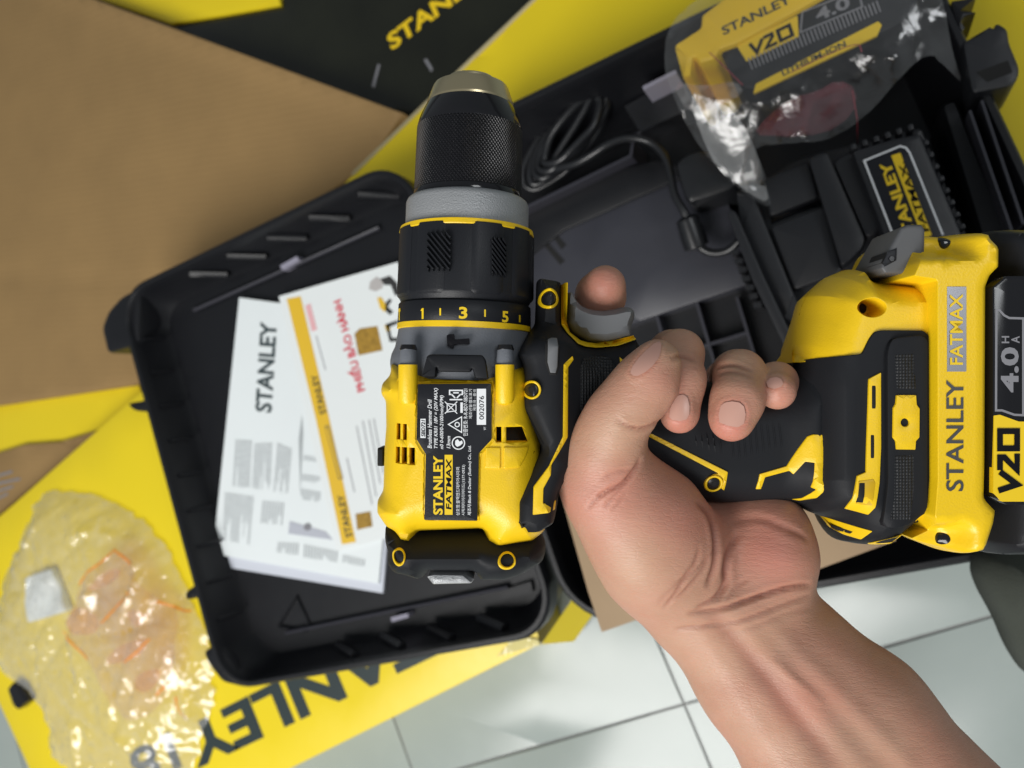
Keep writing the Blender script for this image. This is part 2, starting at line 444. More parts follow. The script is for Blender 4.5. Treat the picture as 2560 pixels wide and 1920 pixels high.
# --- yellow motor housing
body_px = [(978, 905), (974, 937), (954, 958), (951, 976), (953, 989), (963, 1002), (964, 1067), (960, 1117), (957, 1224), (942, 1250), (942, 1278), (967, 1315), (990, 1327), (1003, 1358), (1045, 1360), (1050, 1327), (1206, 1321), (1213, 1362), (1254, 1367), (1334, 1351), (1363, 1327), (1375, 1280), (1360, 1100), (1340, 960), (1330, 905)]
body = rnd(UL(body_px, .008), 8*S0, 3)
HB = inflate(body, .0315, .017, 2.3)
holes = [UL(h, .029) for h in [rect(*Z2([(250, 1158), (278, 1270)])[0], *Z2([(250, 1158), (278, 1270)])[1]),
         rect(*Z2([(298, 1160)])[0], *Z2([(326, 1272)])[0]), rect(*Z2([(245, 1320)])[0], *Z2([(275, 1432)])[0]),
         rect(*Z2([(290, 1320)])[0], *Z2([(328, 1435)])[0]), rect(*Z2([(345, 1322)])[0], *Z2([(384, 1440)])[0]),
         rect(*Z2([(942, 1178)])[0], *Z2([(978, 1285)])[0]), Z2([(1010, 1180), (1120, 1180), (1160, 1285), (1010, 1287)])]]
RG = (.0004, .0015, .0035, .0065, .011)
plate('motor_housing', body, HB, None, M['yellow'], drill, edge=.0004, res=.0028, holes=holes, rings=RG, mirror=True, angle=50)
plate('motor_core', UL(rect(985, 1000, 1330, 1300), .02), const(.021), const(-.021), M['void'], drill, edge=.001, res=.03)
# moulded frames and ledges on the housing
for p in (Z2([(868, 1320), (972, 1320), (972, 1470), (862, 1465)]), Z2([(990, 1318), (1170, 1325), (1150, 1390), (1105, 1462), (990, 1468)])):
    plate('housing_panel', rnd(UL(p, .031), 4*S0), plus(HB, .0007), plus(HB, -.001), M['yellow'], drill, edge=.0006, res=.003)
plate('label_frame', rnd(UL([(1038, 950), (1234, 949), (1236, 1103), (1203, 1137), (1199, 1309), (1055, 1307), (1058, 1140), (1034, 1101)], .031), 5*S0), plus(HB, .0006), plus(HB, -.002), M['yellow'], drill, edge=.0006, res=.004,
      holes=[rnd(UL([(1043, 957), (1229, 956), (1231, 1100), (1198, 1134), (1194.5, 1304), (1059.5, 1302), (1062.5, 1136), (1039.5, 1098)], .031), 3*S0)])
for cx in (1020.5, 1262):
    a = np.array([*U(cx, 1003, .029), .0295]); c = np.array([*U(cx, 912, .029), .0295]); e = np.array([*U(cx+1, 872, .027), .0275]); g = np.array([*U(cx+1, 862, .027), .0275])
    def rod(nm, p, q, r, m, tip=1.0):
        lathe(nm, [(-.0015, r*.2), (-.0008, r*.75), (.0008, r), (np.linalg.norm(q-p), r*tip)], m, drill, p, q, 28, 40)
    rod('screw_boss', a, c, .0036, M['yellow']); rod('screw_boss', c, e, .0032, M['grey'], .95); rod('housing_screw', e-np.array([0, .001, 0]), g, .0034, M['screw'], .8)
plate('belt_hook_bracket', rnd(UL(Z2([(465, 690), (490, 680), (845, 685), (868, 715), (888, 850), (798, 848), (775, 775), (765, 803), (545, 800), (530, 765), (525, 838), (428, 835)]), .032), 4*S0), const(.0338), const(.022), M['rubber'], drill, edge=.0012, res=.004)
plate('mode_switch_end', rnd(UL(rect(949, 1117, 966, 1162), 0), 4*S0), const(.007), const(-.007), M['rubber'], drill, edge=.002, res=.004)

# --- rating label
ZL = .0325
lab = plate('rating_label', rnd(UL([(1044.7, 960), (1227, 959), (1229, 1099), (1196.6, 1133.7), (1193, 1302), (1061, 1300), (1064.5, 1135.6), (1041, 1097.6)], ZL), 2*S0), const(ZL), const(.029), M['label'], drill, edge=.0001, res=.006)
T = ZL+.00012; T2 = ZL+.00024
def lt(s, x0, x1, y0, y1, m='white', z=T, **k): return dtext('label_text', s, x0, x1, y0, y1, z, M[m], lab, **k)
def lbox(x0, y0, x1, y1, m): return plate('label_panel', rect(x0, y0, x1, y1), const(T), const(ZL-.0003), M[m], lab, edge=0, res=.05, pxz=T)
lbox(1051, 1047, 1064, 1095, 'white'); lt('SBD721', 1053, 1062.5, 1050, 1092, 'blackprint', T2, bold=.02, shear=.2)
lt('Brushless Hammer Drill', 1069, 1079.5, 998, 1121, bold=.012, shear=.25)
lt('TYPE KR01 18V = (20V MAX)', 1085, 1096.5, 970, 1121, bold=.012, shear=.25)
lt('n0 0-600/0-2100/min(RPM)', 1099.5, 1111, 988, 1123, bold=.012, shear=.25)
lt('13mm', 1116.5, 1126, 1090, 1121, bold=.012, shear=.25)
lt('STANLEY', 1083, 1107, 1139, 1287, 'yellow_print', bold=.035)
lbox(1111.6, 1137, 1131.5, 1287, 'yellow_print'); lt('FATMAX', 1115, 1128.5, 1147, 1274, 'blackprint', T2, bold=.02, shear=.1)
lt('인증번호: R-R-BD7-SBD721', 1157.5, 1169.5, 972, 1090, bold=.008)
lt('제조년월:별도표기', 1172, 1180.5, 973, 1047); lt('제조국 : 중국', 1183, 1190.5, 973, 1027)
lbox(1192, 972, 1215, 1062, 'white'); lt('002076', 1198, 1210, 990, 1049, 'blackprint', T2)
lt('WY', 1209, 1215, 1067, 1075)
lt('상호명:블랙앤드데커아시아퍼', 1140, 1149.5, 1168, 1288.6); lt('시픽피티이리미티드(1577-0933)', 1154, 1164, 1162, 1288.6)
lt('제조자:Black & Decker (Suzhou) Co., Ltd.', 1168.7, 1179.5, 1114, 1288.6, bold=.008, shear=.15)
def lst(name, lines, w, m='white', z=T): return strokes(name, [(UL(p, z), c) for p, c in lines], w*S0, const(z), M[m], lab)
lbox(1151, 1006, 1157, 1032, 'white')
lst('label_symbol', [([(1112, 1004), (1143, 1034)], False)], 2); lst('label_symbol', [([(1112, 1034), (1143, 1004)], False)], 2, z=T2)
lst('label_symbol', [([(1118, 1009), (1140, 1012), (1140, 1027), (1118, 1030)], True)], 2, z=T2+.0001)
lst('label_symbol', [([(1121, 1061), (1154, 1042), (1154, 1081)], True), (circ(1143, 1061.5, 5.5, n=14), True)], 2.2)
lst('label_symbol', [(circ(1146, 1107.6, 15.5, n=26), True)], 2.4)
plate('label_symbol', [(1138, 1102), (1144, 1098), (1149, 1104), (1155, 1101), (1157, 1108), (1150, 1114), (1143, 1117), (1138, 1112)], const(T), const(ZL-.0003), M['white'], lab, edge=0, res=.05, pxz=T)
lst('label_symbol', [([(1124, 999), (1156, 999)], False), ([(1130, 986), (1124, 986), (1124, 976), (1156, 976), (1156, 986), (1150, 986)], False), ([(1138, 995), (1128, 985)], False), ([(1142, 995), (1152, 985)], False), ([(1133, 982), (1147, 982)], False)], 3)

# --- rear cap
cap_px = Z3([(178, 860), (173, 950), (195, 1030), (188, 1090), (215, 1150), (260, 1185), (330, 1198), (400, 1222), (440, 1222), (478, 1168), (790, 1168), (830, 1232), (1000, 1232), (1100, 1203), (1262, 1110), (1284, 1050), (1284, 985), (1240, 900), (860, 860), (430, 860), (300, 850)])
cap = rnd(UL(cap_px, .004), 8*S0); HC = inflate(cap, .0265, .012, 2.0)
plate('rear_cap', cap, HC, None, M['rubber'], drill, edge=.0003, res=.0028, rings=(.0004, .0015, .0035, .007), mirror=True, angle=50)
for (cx, cy, rx, ry) in ((262, 1093, 52, 60), (1015, 1117, 63, 58)):
    x, y = Z3([(cx, cy)])[0]; rx /= 2.765; ry /= 2.765
    plate('cap_screw_ring', circ(x, y, rx, ry), plus(HC, .0012), const(.005), M['yellow'], drill, edge=.0005, res=.002, pxz=.026, holes=[circ(x+1, y-2, rx*.74, ry*.74)])
    plate('cap_screw_well', circ(x+1, y-2, rx*.72, ry*.72), const(.012), const(.005), M['void'], drill, edge=0, res=.01, pxz=.024)
plate('cap_slot', Z3([(435, 895), (500, 900), (515, 935), (765, 925), (780, 895), (835, 895), (835, 935), (440, 950)]), plus(HC, .0006), const(.01), M['void'], drill, edge=.0003, res=.004, pxz=.026)
plate('tail_insert', rnd(UL(Z3([(480, 1190), (520, 1160), (720, 1165), (795, 1205), (775, 1232), (520, 1238)]), .004), 3*S0), const(.014), const(-.014), M['silver'], drill, edge=.002, res=.003)

# --- grip, trigger and guard
grip_px = [(1343, 696), (1352, 690), (1395, 697), (1406, 702), (1408, 812), (1450, 846), (1500, 856), (1560, 850), (1597, 838), (1604, 856), (1640, 905), (1700, 930), (1760, 948), (1850, 966), (1930, 962), (1985, 932), (2013, 903), (2060, 893), (2090, 1000), (2085, 1290), (2056, 1294), (2020, 1272), (1990, 1263), (1812, 1266), (1743, 1258), (1690, 1236), (1600, 1196), (1520, 1166), (1440, 1180), (1400, 1230), (1393, 1275), (1388, 1300), (1348, 1324), (1303, 1327), (1278, 1289), (1280, 1231), (1348, 1116), (1300, 1020), (1299, 1002), (1303, 949), (1301, 918), (1287, 889), (1319, 832), (1339, 806)]
grip = rnd(UL(grip_px, .012), 9*S0, 3)
def HG(q):
    px = q[:, 0]/(DD-.02)*FPX+1280; py = 960-q[:, 1]/(DD-.02)*FPX
    s = smooth((px-1370)/150); H = .0345*(1-s)+.0192*s; w = .005*(1-s)+.016*s
    t = smooth((870-py)/60)*smooth((1640-px)/60); H = H*(1-t)+.0215*t; w = w*(1-t)+.006*t
    u = smooth((px-1965)/110); H = H*(1-u)+.0295*u; w = w*(1-u)+.02*u
    return H*np.sqrt(np.maximum(0, 1-(1-np.clip(pdist(q, grip)/w, 0, 1))**2))
plate('grip', grip, HG, None, M['rubber'], drill, edge=.0003, res=.0028, rings=RG, mirror=True, angle=50)
def inlay(name, p, m, h=HG, off=.0006, pxz=.02, r=2.0, **k):
    return plate(name, rnd(UL(p, pxz), r*S0, 2), plus(h, off), plus(h, -.0015), m, drill, edge=.0004, res=.0025, **k)
inlay('trigger_guard_trim', Z2([(1395, 182), (1415, 176), (1435, 185), (1430, 460), (1470, 520), (1530, 575), (1580, 590), (1640, 590), (1780, 575), (1915, 540), (1928, 568), (1800, 613), (1640, 630), (1560, 627), (1500, 610), (1430, 540), (1395, 470)]), M['yellow'], pxz=.016, off=.0026)
inlay('grip_trim', [(1408, 911), (1406, 1090), (1370, 1163), (1333, 1213), (1331, 1282), (1389, 1275), (1391, 1252), (1356.5, 1254), (1357.5, 1217), (1375.6, 1184), (1377, 1159), (1419, 1092), (1420, 918), (1435, 898.6), (1431.6, 889.5)], M['yellow'], pxz=.030)
inlay('grip_trim', [(1613, 1087), (1627, 1083.5), (1818, 1179), (1815, 1229), (1806, 1222), (1806, 1196), (1788, 1190), (1780, 1186), (1795, 1183)], M['yellow'], pxz=.0185)
inlay('grip_trim', [(1899, 1227), (1903, 1186), (1970, 1166), (2013, 1090), (2024, 1084.5), (2060, 1086), (2062, 1153), (2058, 1211), (2046, 1247), (2020, 1261), (2002, 1258), (2020, 1252), (2038, 1223), (2026, 1218), (2029, 1155), (2009, 1153), (1986, 1187), (1977, 1178), (1917, 1195), (1912, 1227)], M['yellow'], pxz=.021)
inlay('arrow_mark', [(1552, 892), (1562, 902), (1552, 907)], M['yellow'], pxz=.019, r=.5)
# wing lip along the housing
inlay('grip_lip', [(1302, 1022), (1308, 1014), (1360, 1114), (1294, 1233), (1292, 1286), (1310, 1318), (1303, 1327), (1279, 1289), (1281, 1231), (1348.5, 1116)], M['rubber'], pxz=.033, off=.0009)
inlay('grip_patch', Z2([(1515, 760), (1535, 710), (1575, 688), (1700, 685), (1745, 710), (1765, 760), (1765, 900), (1600, 1060), (1515, 1065)]), M['dots'], pxz=.0195, off=.0003)
def screw_eye(x, y, r, z, h=HG, ring=True, deep=.0015):
    if ring: inlay('screw_ring', circ(x, y, r), M['yellow'], h=h, pxz=z, r=.1, off=.0014, holes=[UL(circ(x, y, r*.74), z)])
    s = plate('screw', circ(x, y, r*.70), plus(h, .0008), plus(h, -.003), M['screw'], drill, edge=.0007, res=.002, pxz=z)
    plate('screw_socket', [(x+r*.36*(1 if k % 2 else .7)*math.cos(k*math.pi/6), y+r*.36*(1 if k % 2 else .7)*math.sin(k*math.pi/6)) for k in range(12)], plus(h, .0009), plus(h, -.001), M['void'], s, edge=0, res=.01, pxz=z)
screw_eye(*Z2([(1306, 294)])[0], 25.5, .0205)
screw_eye(*Z2([(1186, 925)])[0], 23.5, .033)
screw_eye(*Z2([(1872, 790)])[0], 22, .018)
screw_eye(1785, 1210, 22.5, .0185)
inlay('switch_recess', Z2([(1272, 585), (1300, 570), (1360, 570), (1370, 640), (1366, 775), (1345, 828), (1300, 826), (1268, 745)]), M['void'], pxz=.022, off=.0002)
inlay('direction_button', Z2([(1290, 585), (1315, 574), (1352, 576), (1358, 640), (1352, 770), (1340, 812), (1304, 810), (1285, 738)]), M['trigger'], pxz=.0225, off=.0016)
trig = rnd(UL(Z2([(1432, 236), (1478, 238), (1500, 290), (1540, 335), (1600, 360), (1680, 368), (1760, 358), (1830, 340), (1885, 345), (1912, 375), (1914, 420), (1890, 480), (1882, 560), (1700, 596), (1570, 590), (1480, 530), (1430, 470)]), .010), 6*S0)
plate('trigger', trig, inflate(trig, .0135, .0030, 2.0), None, M['trigger'], drill, edge=.0003, res=.0022, rings=(.0004, .0012, .003), mirror=True, angle=50)
for i in range(15):                            # moulded finger ribs, clear of the fingers
    x = 1735+i*15; y0 = 1085-(i % 8)*3 if i < 5 else 1052; y1 = 1118+i*5.0 if i < 7 else 1150-(i-7)*4
    if 1805 < x < 1822: continue
    inlay('grip_rib', [(x-2, y0), (x+2, y0), (x+10, y1), (x+6, y1)], M['rubber'], pxz=.0185, off=.0004, r=.4)

# --- foot
foot_px = [(2013, 905), (2011, 847), (2035, 782), (2049, 731), (2104, 681), (2150, 661), (2172, 663), (2181, 688), (2194, 692), (2335, 695), (2338, 1290), (2300, 1330), (2200, 1336), (2085, 1280), (2060, 1100)]
sil = rnd(UL([(1996, 960), (2008, 860), (2035, 782), (2049, 731), (2104, 681), (2150, 661), (2172, 663), (2184, 688), (2196, 692), (2420, 695), (2420, 1340), (2300, 1340), (2281, 1325), (2255, 1347), (2216, 1377), (2169, 1374), (2125, 1366), (2107, 1338), (2093, 1307), (2056, 1294), (2020, 1271), (1998, 1200)], .016), 7*S0)
foot_px = [(2013, 905), (2009, 860), (2035, 782), (2049, 731), (2104, 681), (2150, 661), (2172, 663), (2181, 688), (2194, 692), (2335, 695), (2338, 1290), (2300, 1330), (2312, 1280), (2316, 842), (2305, 832), (2200, 832), (2180, 850), (2160, 890), (2045, 902)]
def fz(p):
    out = []
    for x, y in p:
        z = .016
        if x > 2290: z = .0315
        elif (y > 822 and x > 2120 and y < 900): z = .031
        elif (y > 880 and y < 920): z = .024
        out.append((x, y, z))
    return UZ(out)
foot = rnd(fz(foot_px), 3*S0); HF = inflate(sil, .0312, .013, 1.7)
plate('foot_shell', foot, HF, None, M['yellow'], drill, edge=.0003, res=.0028, rings=RG, mirror=True, angle=28, holes=[UL(circ(2172, 771, 34, 24), .028)])
plate('foot_under', rnd(UL([(2040, 920), (2180, 880), (2330, 850), (2332, 1290), (2200, 1300), (2080, 1270)], .01), 5*S0), const(.022), const(-.022), M['rubber'], drill, edge=.002, res=.02)
plate('foot_bore', UL(circ(2165, 771, 50, 40), .02), const(.0165), const(-.0165), M['yellow'], drill, edge=0, res=.01)
plate('foot_bore_hole', UL(circ(2157, 770, 9, 13), .0166), const(.0168), const(.012), M['void'], drill, edge=0, res=.01)
fc_px = [(1996, 960), (2013, 903), (2042, 896), (2152, 885), (2170, 848), (2183, 830), (2200, 826), (2305, 826), (2320, 838), (2322, 1280), (2299, 1303), (2281, 1325), (2255, 1347), (2216, 1377), (2169, 1374), (2125, 1366), (2107, 1338), (2093, 1307), (2056, 1294), (2020, 1271), (1998, 1200)]
fc = rnd(fz(fc_px), 6*S0)
def HFC(q):
    px = q[:, 0]/(DD-.03)*FPX+1280
    py = 960-q[:, 1]/(DD-.03)*FPX
    s = .70+.30*smooth((px-1985)/105+smooth((960-py)/60)); return HF(q)*s+.0011*s
plate('foot_cover', fc, HFC, None, M['rubber'], drill, edge=.0003, res=.0028, rings=RG, mirror=True, angle=50)
def finlay(name, p, m, off=.0006, pxz=.033, r=2.0, **k): return inlay(name, p, m, h=HFC, off=off, pxz=pxz, r=r, **k)
finlay('foot_pad', [(2214, 880), (2225, 846), (2300, 838), (2315, 850), (2314, 1278), (2285, 1308), (2240, 1320), (2206, 1318), (2206, 1290), (2216, 1200)], M['rubber'], off=.0022, r=12)
HP = plus(HFC, .0022)
def pinlay(name, p, m, off, r=1.5, **k): return inlay(name, p, m, h=HP, off=off, pxz=.035, r=r, **k)
pinlay('pad_texture', Z4([(1322, 1068), (1455, 1062), (1472, 1310), (1336, 1303)]), M['dots'], .0002)
pinlay('pad_texture', Z5([(1325, 660), (1455, 657), (1460, 870), (1432, 1110), (1292, 1105), (1318, 960)]), M['dots'], .0002)
pinlay('hook_mount', Z5([(1330, 243), (1465, 243), (1470, 310), (1490, 335), (1488, 535), (1465, 560), (1460, 620), (1330, 618), (1325, 560), (1305, 535), (1308, 330), (1325, 300)]), M['yellow'], .0009, holes=[UL(circ(*Z5([(1388, 432)])[0], 10.5, n=20), .035)])
plate('hook_mount_hole', UL(circ(*Z5([(1386, 432)])[0], 11.5, n=20), .034), const(.0335), const(.03), M['void'], drill, edge=0, res=.01)
finlay('vent_insert', Z5([(1140, 130), (1225, 85), (1226, 600), (1215, 850), (1190, 1020), (1165, 1082), (1025, 1047), (1040, 920), (1060, 800), (1120, 775), (1125, 600), (1135, 300)]), M['yellow'], off=.0009, pxz=.033)
for q in ((1157, 150, 1187, 363), (1149, 490, 1176, 706)):
    a = Z5([(q[0], q[1])])[0]; c = Z5([(q[2], q[3])])[0]; finlay('vent_slot', rect(*a, *c), M['void'], off=.0011, r=.3)
finlay('vent_recess', Z5([(1062, 835), (1170, 820), (1185, 850), (1165, 1010), (1060, 1000)]), mat('recess_shade_yellow', (.62, .38, .004), .45), off=.0011, r=2)  # darker copy of the drill yellow paints in the recess's shade
finlay('vent_slot', Z5([(1070, 835), (1110, 835), (1104, 988), (1060, 988)]), M['void'], off=.0014, r=.3)
finlay('foot_lug', Z5([(918, 1122), (1085, 1150), (1062, 1232), (1005, 1225), (950, 1190)]), M['yellow'], off=.0007, pxz=.018)
finlay('foot_lug_slot', Z5([(940, 1168), (1020, 1185), (1018, 1205), (985, 1205)]), M['void'], off=.0009, pxz=.018, r=.5)
x, y = Z5([(1230, 1230)])[0]
finlay('screw_ring', [(x+31*math.cos(t)-6*math.sin(t), y+17*math.sin(t)-9*math.cos(t)) for t in np.linspace(0, 2*math.pi, 28, endpoint=False)], M['yellow'], off=.001, pxz=.018, r=.1, holes=[UL([(x-1+24*math.cos(t)-4*math.sin(t), y-3+12*math.sin(t)-7*math.cos(t)) for t in np.linspace(0, 2*math.pi, 24, endpoint=False)], .018)])
finlay('screw_well', [(x-3+23*math.cos(t)-4*math.sin(t), y-3+12*math.sin(t)-7*math.cos(t)) for t in np.linspace(0, 2*math.pi, 24, endpoint=False)], M['void'], off=.0004, pxz=.018, r=.1)

# --- battery pack clipped to the foot: a thing of its own
bat = root('battery_pack', dloc, 'yellow and black slide-on battery pack fitted to the foot of the drill', 'battery', drill=True)
bs_px = [(2281, 583), (2276, 571), (2476, 567), (2483, 587), (2501, 605), (2508, 623), (2507, 681), (2482, 706), (2475, 724), (2473, 1153), (2471, 1233), (2501, 1265), (2494, 1309), (2478, 1359), (2469, 1390), (2368, 1385), (2360, 1370), (2302, 1354), (2258, 1338), (2300, 1318), (2336, 1290), (2343, 1200), (2342, 700), (2284, 690)]
bs = rnd(UZ([(x, y, .0375 if (x < 2350 and 640 < y < 1310) else (.033 if x > 2468 else (.020 if (y < 640 or y > 1300) else .031))) for x, y in bs_px]), 4*S0)
bsil = np.vstack([bs[:0], UZ([(x, y, .033 if x > 2468 else (.020 if (y < 640 or y > 1300) else .031)) for x, y in [(2150, 583), (2276, 571), (2476, 567), (2483, 587), (2501, 605), (2508, 623), (2507, 681), (2482, 706), (2475, 724), (2473, 1153), (2471, 1233), (2501, 1265), (2494, 1309), (2478, 1359), (2469, 1390), (2368, 1385), (2220, 1375)]])])
def HBS(q):
    d = pdist(q, bsil); t = 1-np.clip(d/.0055, 0, 1); h = .038*np.maximum(0, 1-t**2.0)**(1/2.0)
    py = 960-q[:, 1]/(DD-.03)*FPX; px = q[:, 0]/(DD-.03)*FPX+1280
    h -= .012*smooth((665-py)/45)*smooth((2440-px)/60)+.012*smooth((py-1290)/40)*smooth((2420-px)/60)
    return np.maximum(h, 0)
plate('battery_shell', bs, HBS, None, M['yellow_grain'], bat, edge=.0003, res=.0018, rings=(.0004, .0012, .0025, .004, .006, .0085), mirror=True, angle=50)
bb = rnd(UL([(2450, 580), (2483, 572), (2690, 575), (2712, 620), (2716, 1330), (2695, 1388), (2470, 1388), (2440, 1350), (2440, 620)], .012), 10*S0)
HBB = inflate(bb, .0345, .011, 2.0)
plate('battery_case', bb, HBB, None, M['plastic'], bat, edge=.0003, res=.004, rings=(.0005, .002, .005), mirror=True, angle=50)
plate('battery_panel', rnd(UL([(2476, 718), (2510, 690), (2640, 690), (2650, 720), (2650, 1262), (2512, 1262), (2478, 1236)], .035), 5*S0), const(.0362), const(.03), M['gloss'], bat, edge=.0007, res=.004, angle=30)
ZP = .0364
def bst(name, lines, w, m, z=ZP): return strokes(name, [(UL(p, z), c) for p, c in lines], w*S0, const(z), M[m], bat)
bst('capacity_frame', [([(2491, 775), (2499, 776), (2510, 788), (2523, 795), (2558, 796), (2558, 1038), (2536, 1037), (2505, 1026), (2490, 1026)], True)], 5, 'greyprint')
dtext('capacity_text', '4.0', 2502, 2547, 868, 981, ZP, M['greyprint'], bat, bold=.035)
dtext('capacity_text', 'H', 2504, 2523, 840, 858, ZP, M['greyprint'], bat, bold=.02)
dtext('capacity_text', 'A', 2528, 2549, 840, 858, ZP, M['greyprint'], bat, bold=.02)
plate('voltage_badge', rnd(UL([(2485, 1039), (2500, 1037), (2547, 1054), (2600, 1054), (2600, 1254), (2505, 1254), (2483, 1232)], ZP), 1*S0), const(ZP), const(.034), M['yellow_print'], bat, edge=0, res=.005)
def v20(name, org, e1, e2, w, zf, m, parent):
    """angular V20 lettering; e1 = full run of the word, e2 = letter height"""
    L = [([(0, 1), (.30, .08), (.92, .92)], 0), ([(1.0, .92), (1.62, .92), (1.62, .70), (1.0, .08), (1.80, .08)], 0), ([(2.06, .08), (2.9, .08), (2.9, .92), (2.06, .92)], 1)]
    org = np.asarray(org); ls = [([org+e1*(u/3)+e2*v for u, v in p], bool(c)) for p, c in L]
    return strokes(name, ls, w, zf, m, parent)
o0 = U(2547, 1227, ZP+.0003); v20('voltage_text', o0, U(2547, 1073, ZP+.0003)-o0, U(2496, 1227, ZP+.0003)-o0, 13*S0, const(ZP+.0003), M['blackprint'], bat)
zt = plus(HBS, .0002)
dtext('brand_text', 'STANLEY', 2364, 2408, 950, 1228, .038, mat('dark_foil', (.10, .10, .10), .32, metal=.5), bat, zf=const(.0383), bold=.012)
plate('brand_foil', rect(2367, 717, 2415, 929), const(.0383), const(.036), M['silverprint'], bat, edge=.0001, res=.05, pxz=.038)
dtext('brand_text', 'FATMAX', 2375, 2407, 735, 912, .0385, M['yellow_print'], bat, bold=.015)
for x, y in ((2375, 601), (2366, 1350)):
    plate('battery_screw', circ(x, y, 14, 17), plus(HBS, .0012), const(.01), M['gloss'], bat, edge=.0012, res=.003, pxz=.03)
clip = rnd(UL(Z4([(1440, 195), (1345, 195), (1298, 215), (1172, 440), (1162, 490), (1188, 526), (1455, 526), (1462, 230)]), .020), 3*S0); HCL = const(.0275)
plate('release_clip', clip, HCL, const(.004), M['clipgrey'], bat, edge=.0012, res=.0016, rings=(.0005, .002), angle=30)
plate('clip_recess', UL(Z4([(1258, 362), (1325, 335), (1322, 420), (1245, 462), (1228, 435)]), .027), plus(HCL, .0006), const(.015), M['plastic'], bat, edge=.0003, res=.0012)
plate('clip_screw', UL(circ(*Z4([(1298, 405)])[0], 9), .0285), const(.0290), const(.02), M['gloss'], bat, edge=.0015, res=.001)
# ================================================================== hand and forearm (camera frame, one surface)
def cone(P, a, b, ra, rb):
    ab = b-a; L = max(ab.dot(ab), 1e-12)
    t = np.clip(((P-a)@ab)/L, 0, 1)
    return np.linalg.norm(P-(a+t[..., None]*ab), axis=-1)-(ra+(rb-ra)*t)
def smin(a, b, k):
    h = np.clip(.5+.5*(b-a)/k, 0, 1); return b+(a-b)*h-k*h*(1-h)
STEP = .00115
lo = np.array([.010, -.262, -.052]); hi = np.array([.228, .058, .056])
nx, ny, nz = [int(v) for v in np.ceil((hi-lo)/STEP)]
xs = (lo[0]+STEP*np.arange(nx)).astype(np.float32); ys = (lo[1]+STEP*np.arange(ny)).astype(np.float32); zz = (lo[2]+STEP*np.arange(nz)).astype(np.float32)
def blank(): return np.full((nx, ny, nz), .03, np.float32)
def add(F, chain, k, m=.026):
    """union a chain of (px,py,z mm,r mm) round cones into field F"""
    Q = [(UP(x, y, z), r/1000.) for x, y, z, r in chain]
    if len(Q) == 1: Q = Q*2
    for (a, ra), (b, rb) in zip(Q[:-1], Q[1:]):
        mn = np.minimum(a-ra, b-rb)-m; mx = np.maximum(a+ra, b+rb)+m
        i0 = np.clip(np.floor((mn-lo)/STEP).astype(int), 0, [nx, ny, nz]); i1 = np.clip(np.ceil((mx-lo)/STEP).astype(int), 0, [nx, ny, nz])
        if (i1 <= i0).any(): continue
        sl = tuple(slice(p, q) for p, q in zip(i0, i1))
        P = np.stack(np.meshgrid(xs[sl[0]], ys[sl[1]], zz[sl[2]], indexing='ij'), -1)
        d = cone(P, a.astype(np.float32), b.astype(np.float32), np.float32(ra), np.float32(rb))
        F[sl] = smin(F[sl], d, k)
    return F
palm = blank()
add(palm, [(1756, 1545, -1, 19.5), (1890, 1710, 1, 21), (2023, 1890, 4, 24), (2260, 2210, 10, 28)], .012)   # radius side of the forearm
add(palm, [(1856, 1468, -3, 18.5), (1990, 1640, -2, 21), (2155, 1786, 0, 24), (2420, 2080, 6, 28)], .016)    # ulna side
add(palm, [(1800, 1510, 0, 19), (1760, 1420, -4, 17), (1650, 1150, -33, 12.5)], .014)                        # metacarpals pass behind the grip
add(palm, [(1820, 1480, -2, 18), (1830, 1400, -6, 16), (1775, 1160, -33, 12.5)], .014)
add(palm, [(1870, 1470, -2, 17), (1910, 1390, -6, 15), (1895, 1180, -32, 11.5)], .014)
add(palm, [(1900, 1440, 1, 16.5), (1925, 1385, 3, 15.5), (1928, 1318, 1, 13.5)], .010)                       # heel of the hand
add(palm, [(1860, 1400, 0, 15), (1880, 1320, -2, 13)], .010)
add(palm, [(1690, 1470, 2, 19), (1640, 1400, 9, 19.5), (1595, 1330, 14, 18.5), (1540, 1250, 18, 17)], .012)  # ball of the thumb
add(palm, [(1690, 1350, 8, 18.2), (1632, 1285, 14, 16.8), (1575, 1235, 18, 15)], .010)
add(palm, [(1640, 1400, 2, 18), (1560, 1200, -22, 13)], .012)
hand = palm.copy()
def limb(chain, k=.006, kj=.006):
    global hand
    F = add(blank(), chain, k); hand = np.minimum(hand, smin(palm, F, kj))
limb([(1560, 1270, 16, 16), (1500, 1192, 21, 14.2), (1520, 1110, 28.5, 12.1), (1544, 1042, 34, 9.9), (1592, 986, 37, 9.3), (1625, 942, 38.5, 8.7), (1646, 902, 39, 7.1)], .009, .010)   # thumb
limb([(1600, 1130, -34, 12), (1505, 900, -38, 10), (1498, 775, -33, 9), (1500, 742, -14, 9.2), (1501, 742, -5, 9.2), (1513, 714, 3, 8.4)])       # index, on the trigger
limb([(1660, 1140, -34, 12), (1664, 905, -29, 9.6), (1680, 884, -8, 8.9), (1699, 884, 10, 8.6), (1705, 950, 21.5, 8.0), (1699, 1034, 25.5, 7.6)])
limb([(1790, 1160, -34, 12), (1822, 958, -28, 9.9), (1842, 937, -6, 9.4), (1850, 940, 15, 9.2), (1843, 1000, 26, 9.0), (1828, 1049, 28, 8.4)])
limb([(1900, 1180, -33, 11), (1922, 1000, -27, 8.4), (1936, 968, -6, 7.7), (1940, 958, 9, 7.5), (1944, 978, 22, 7.2)])
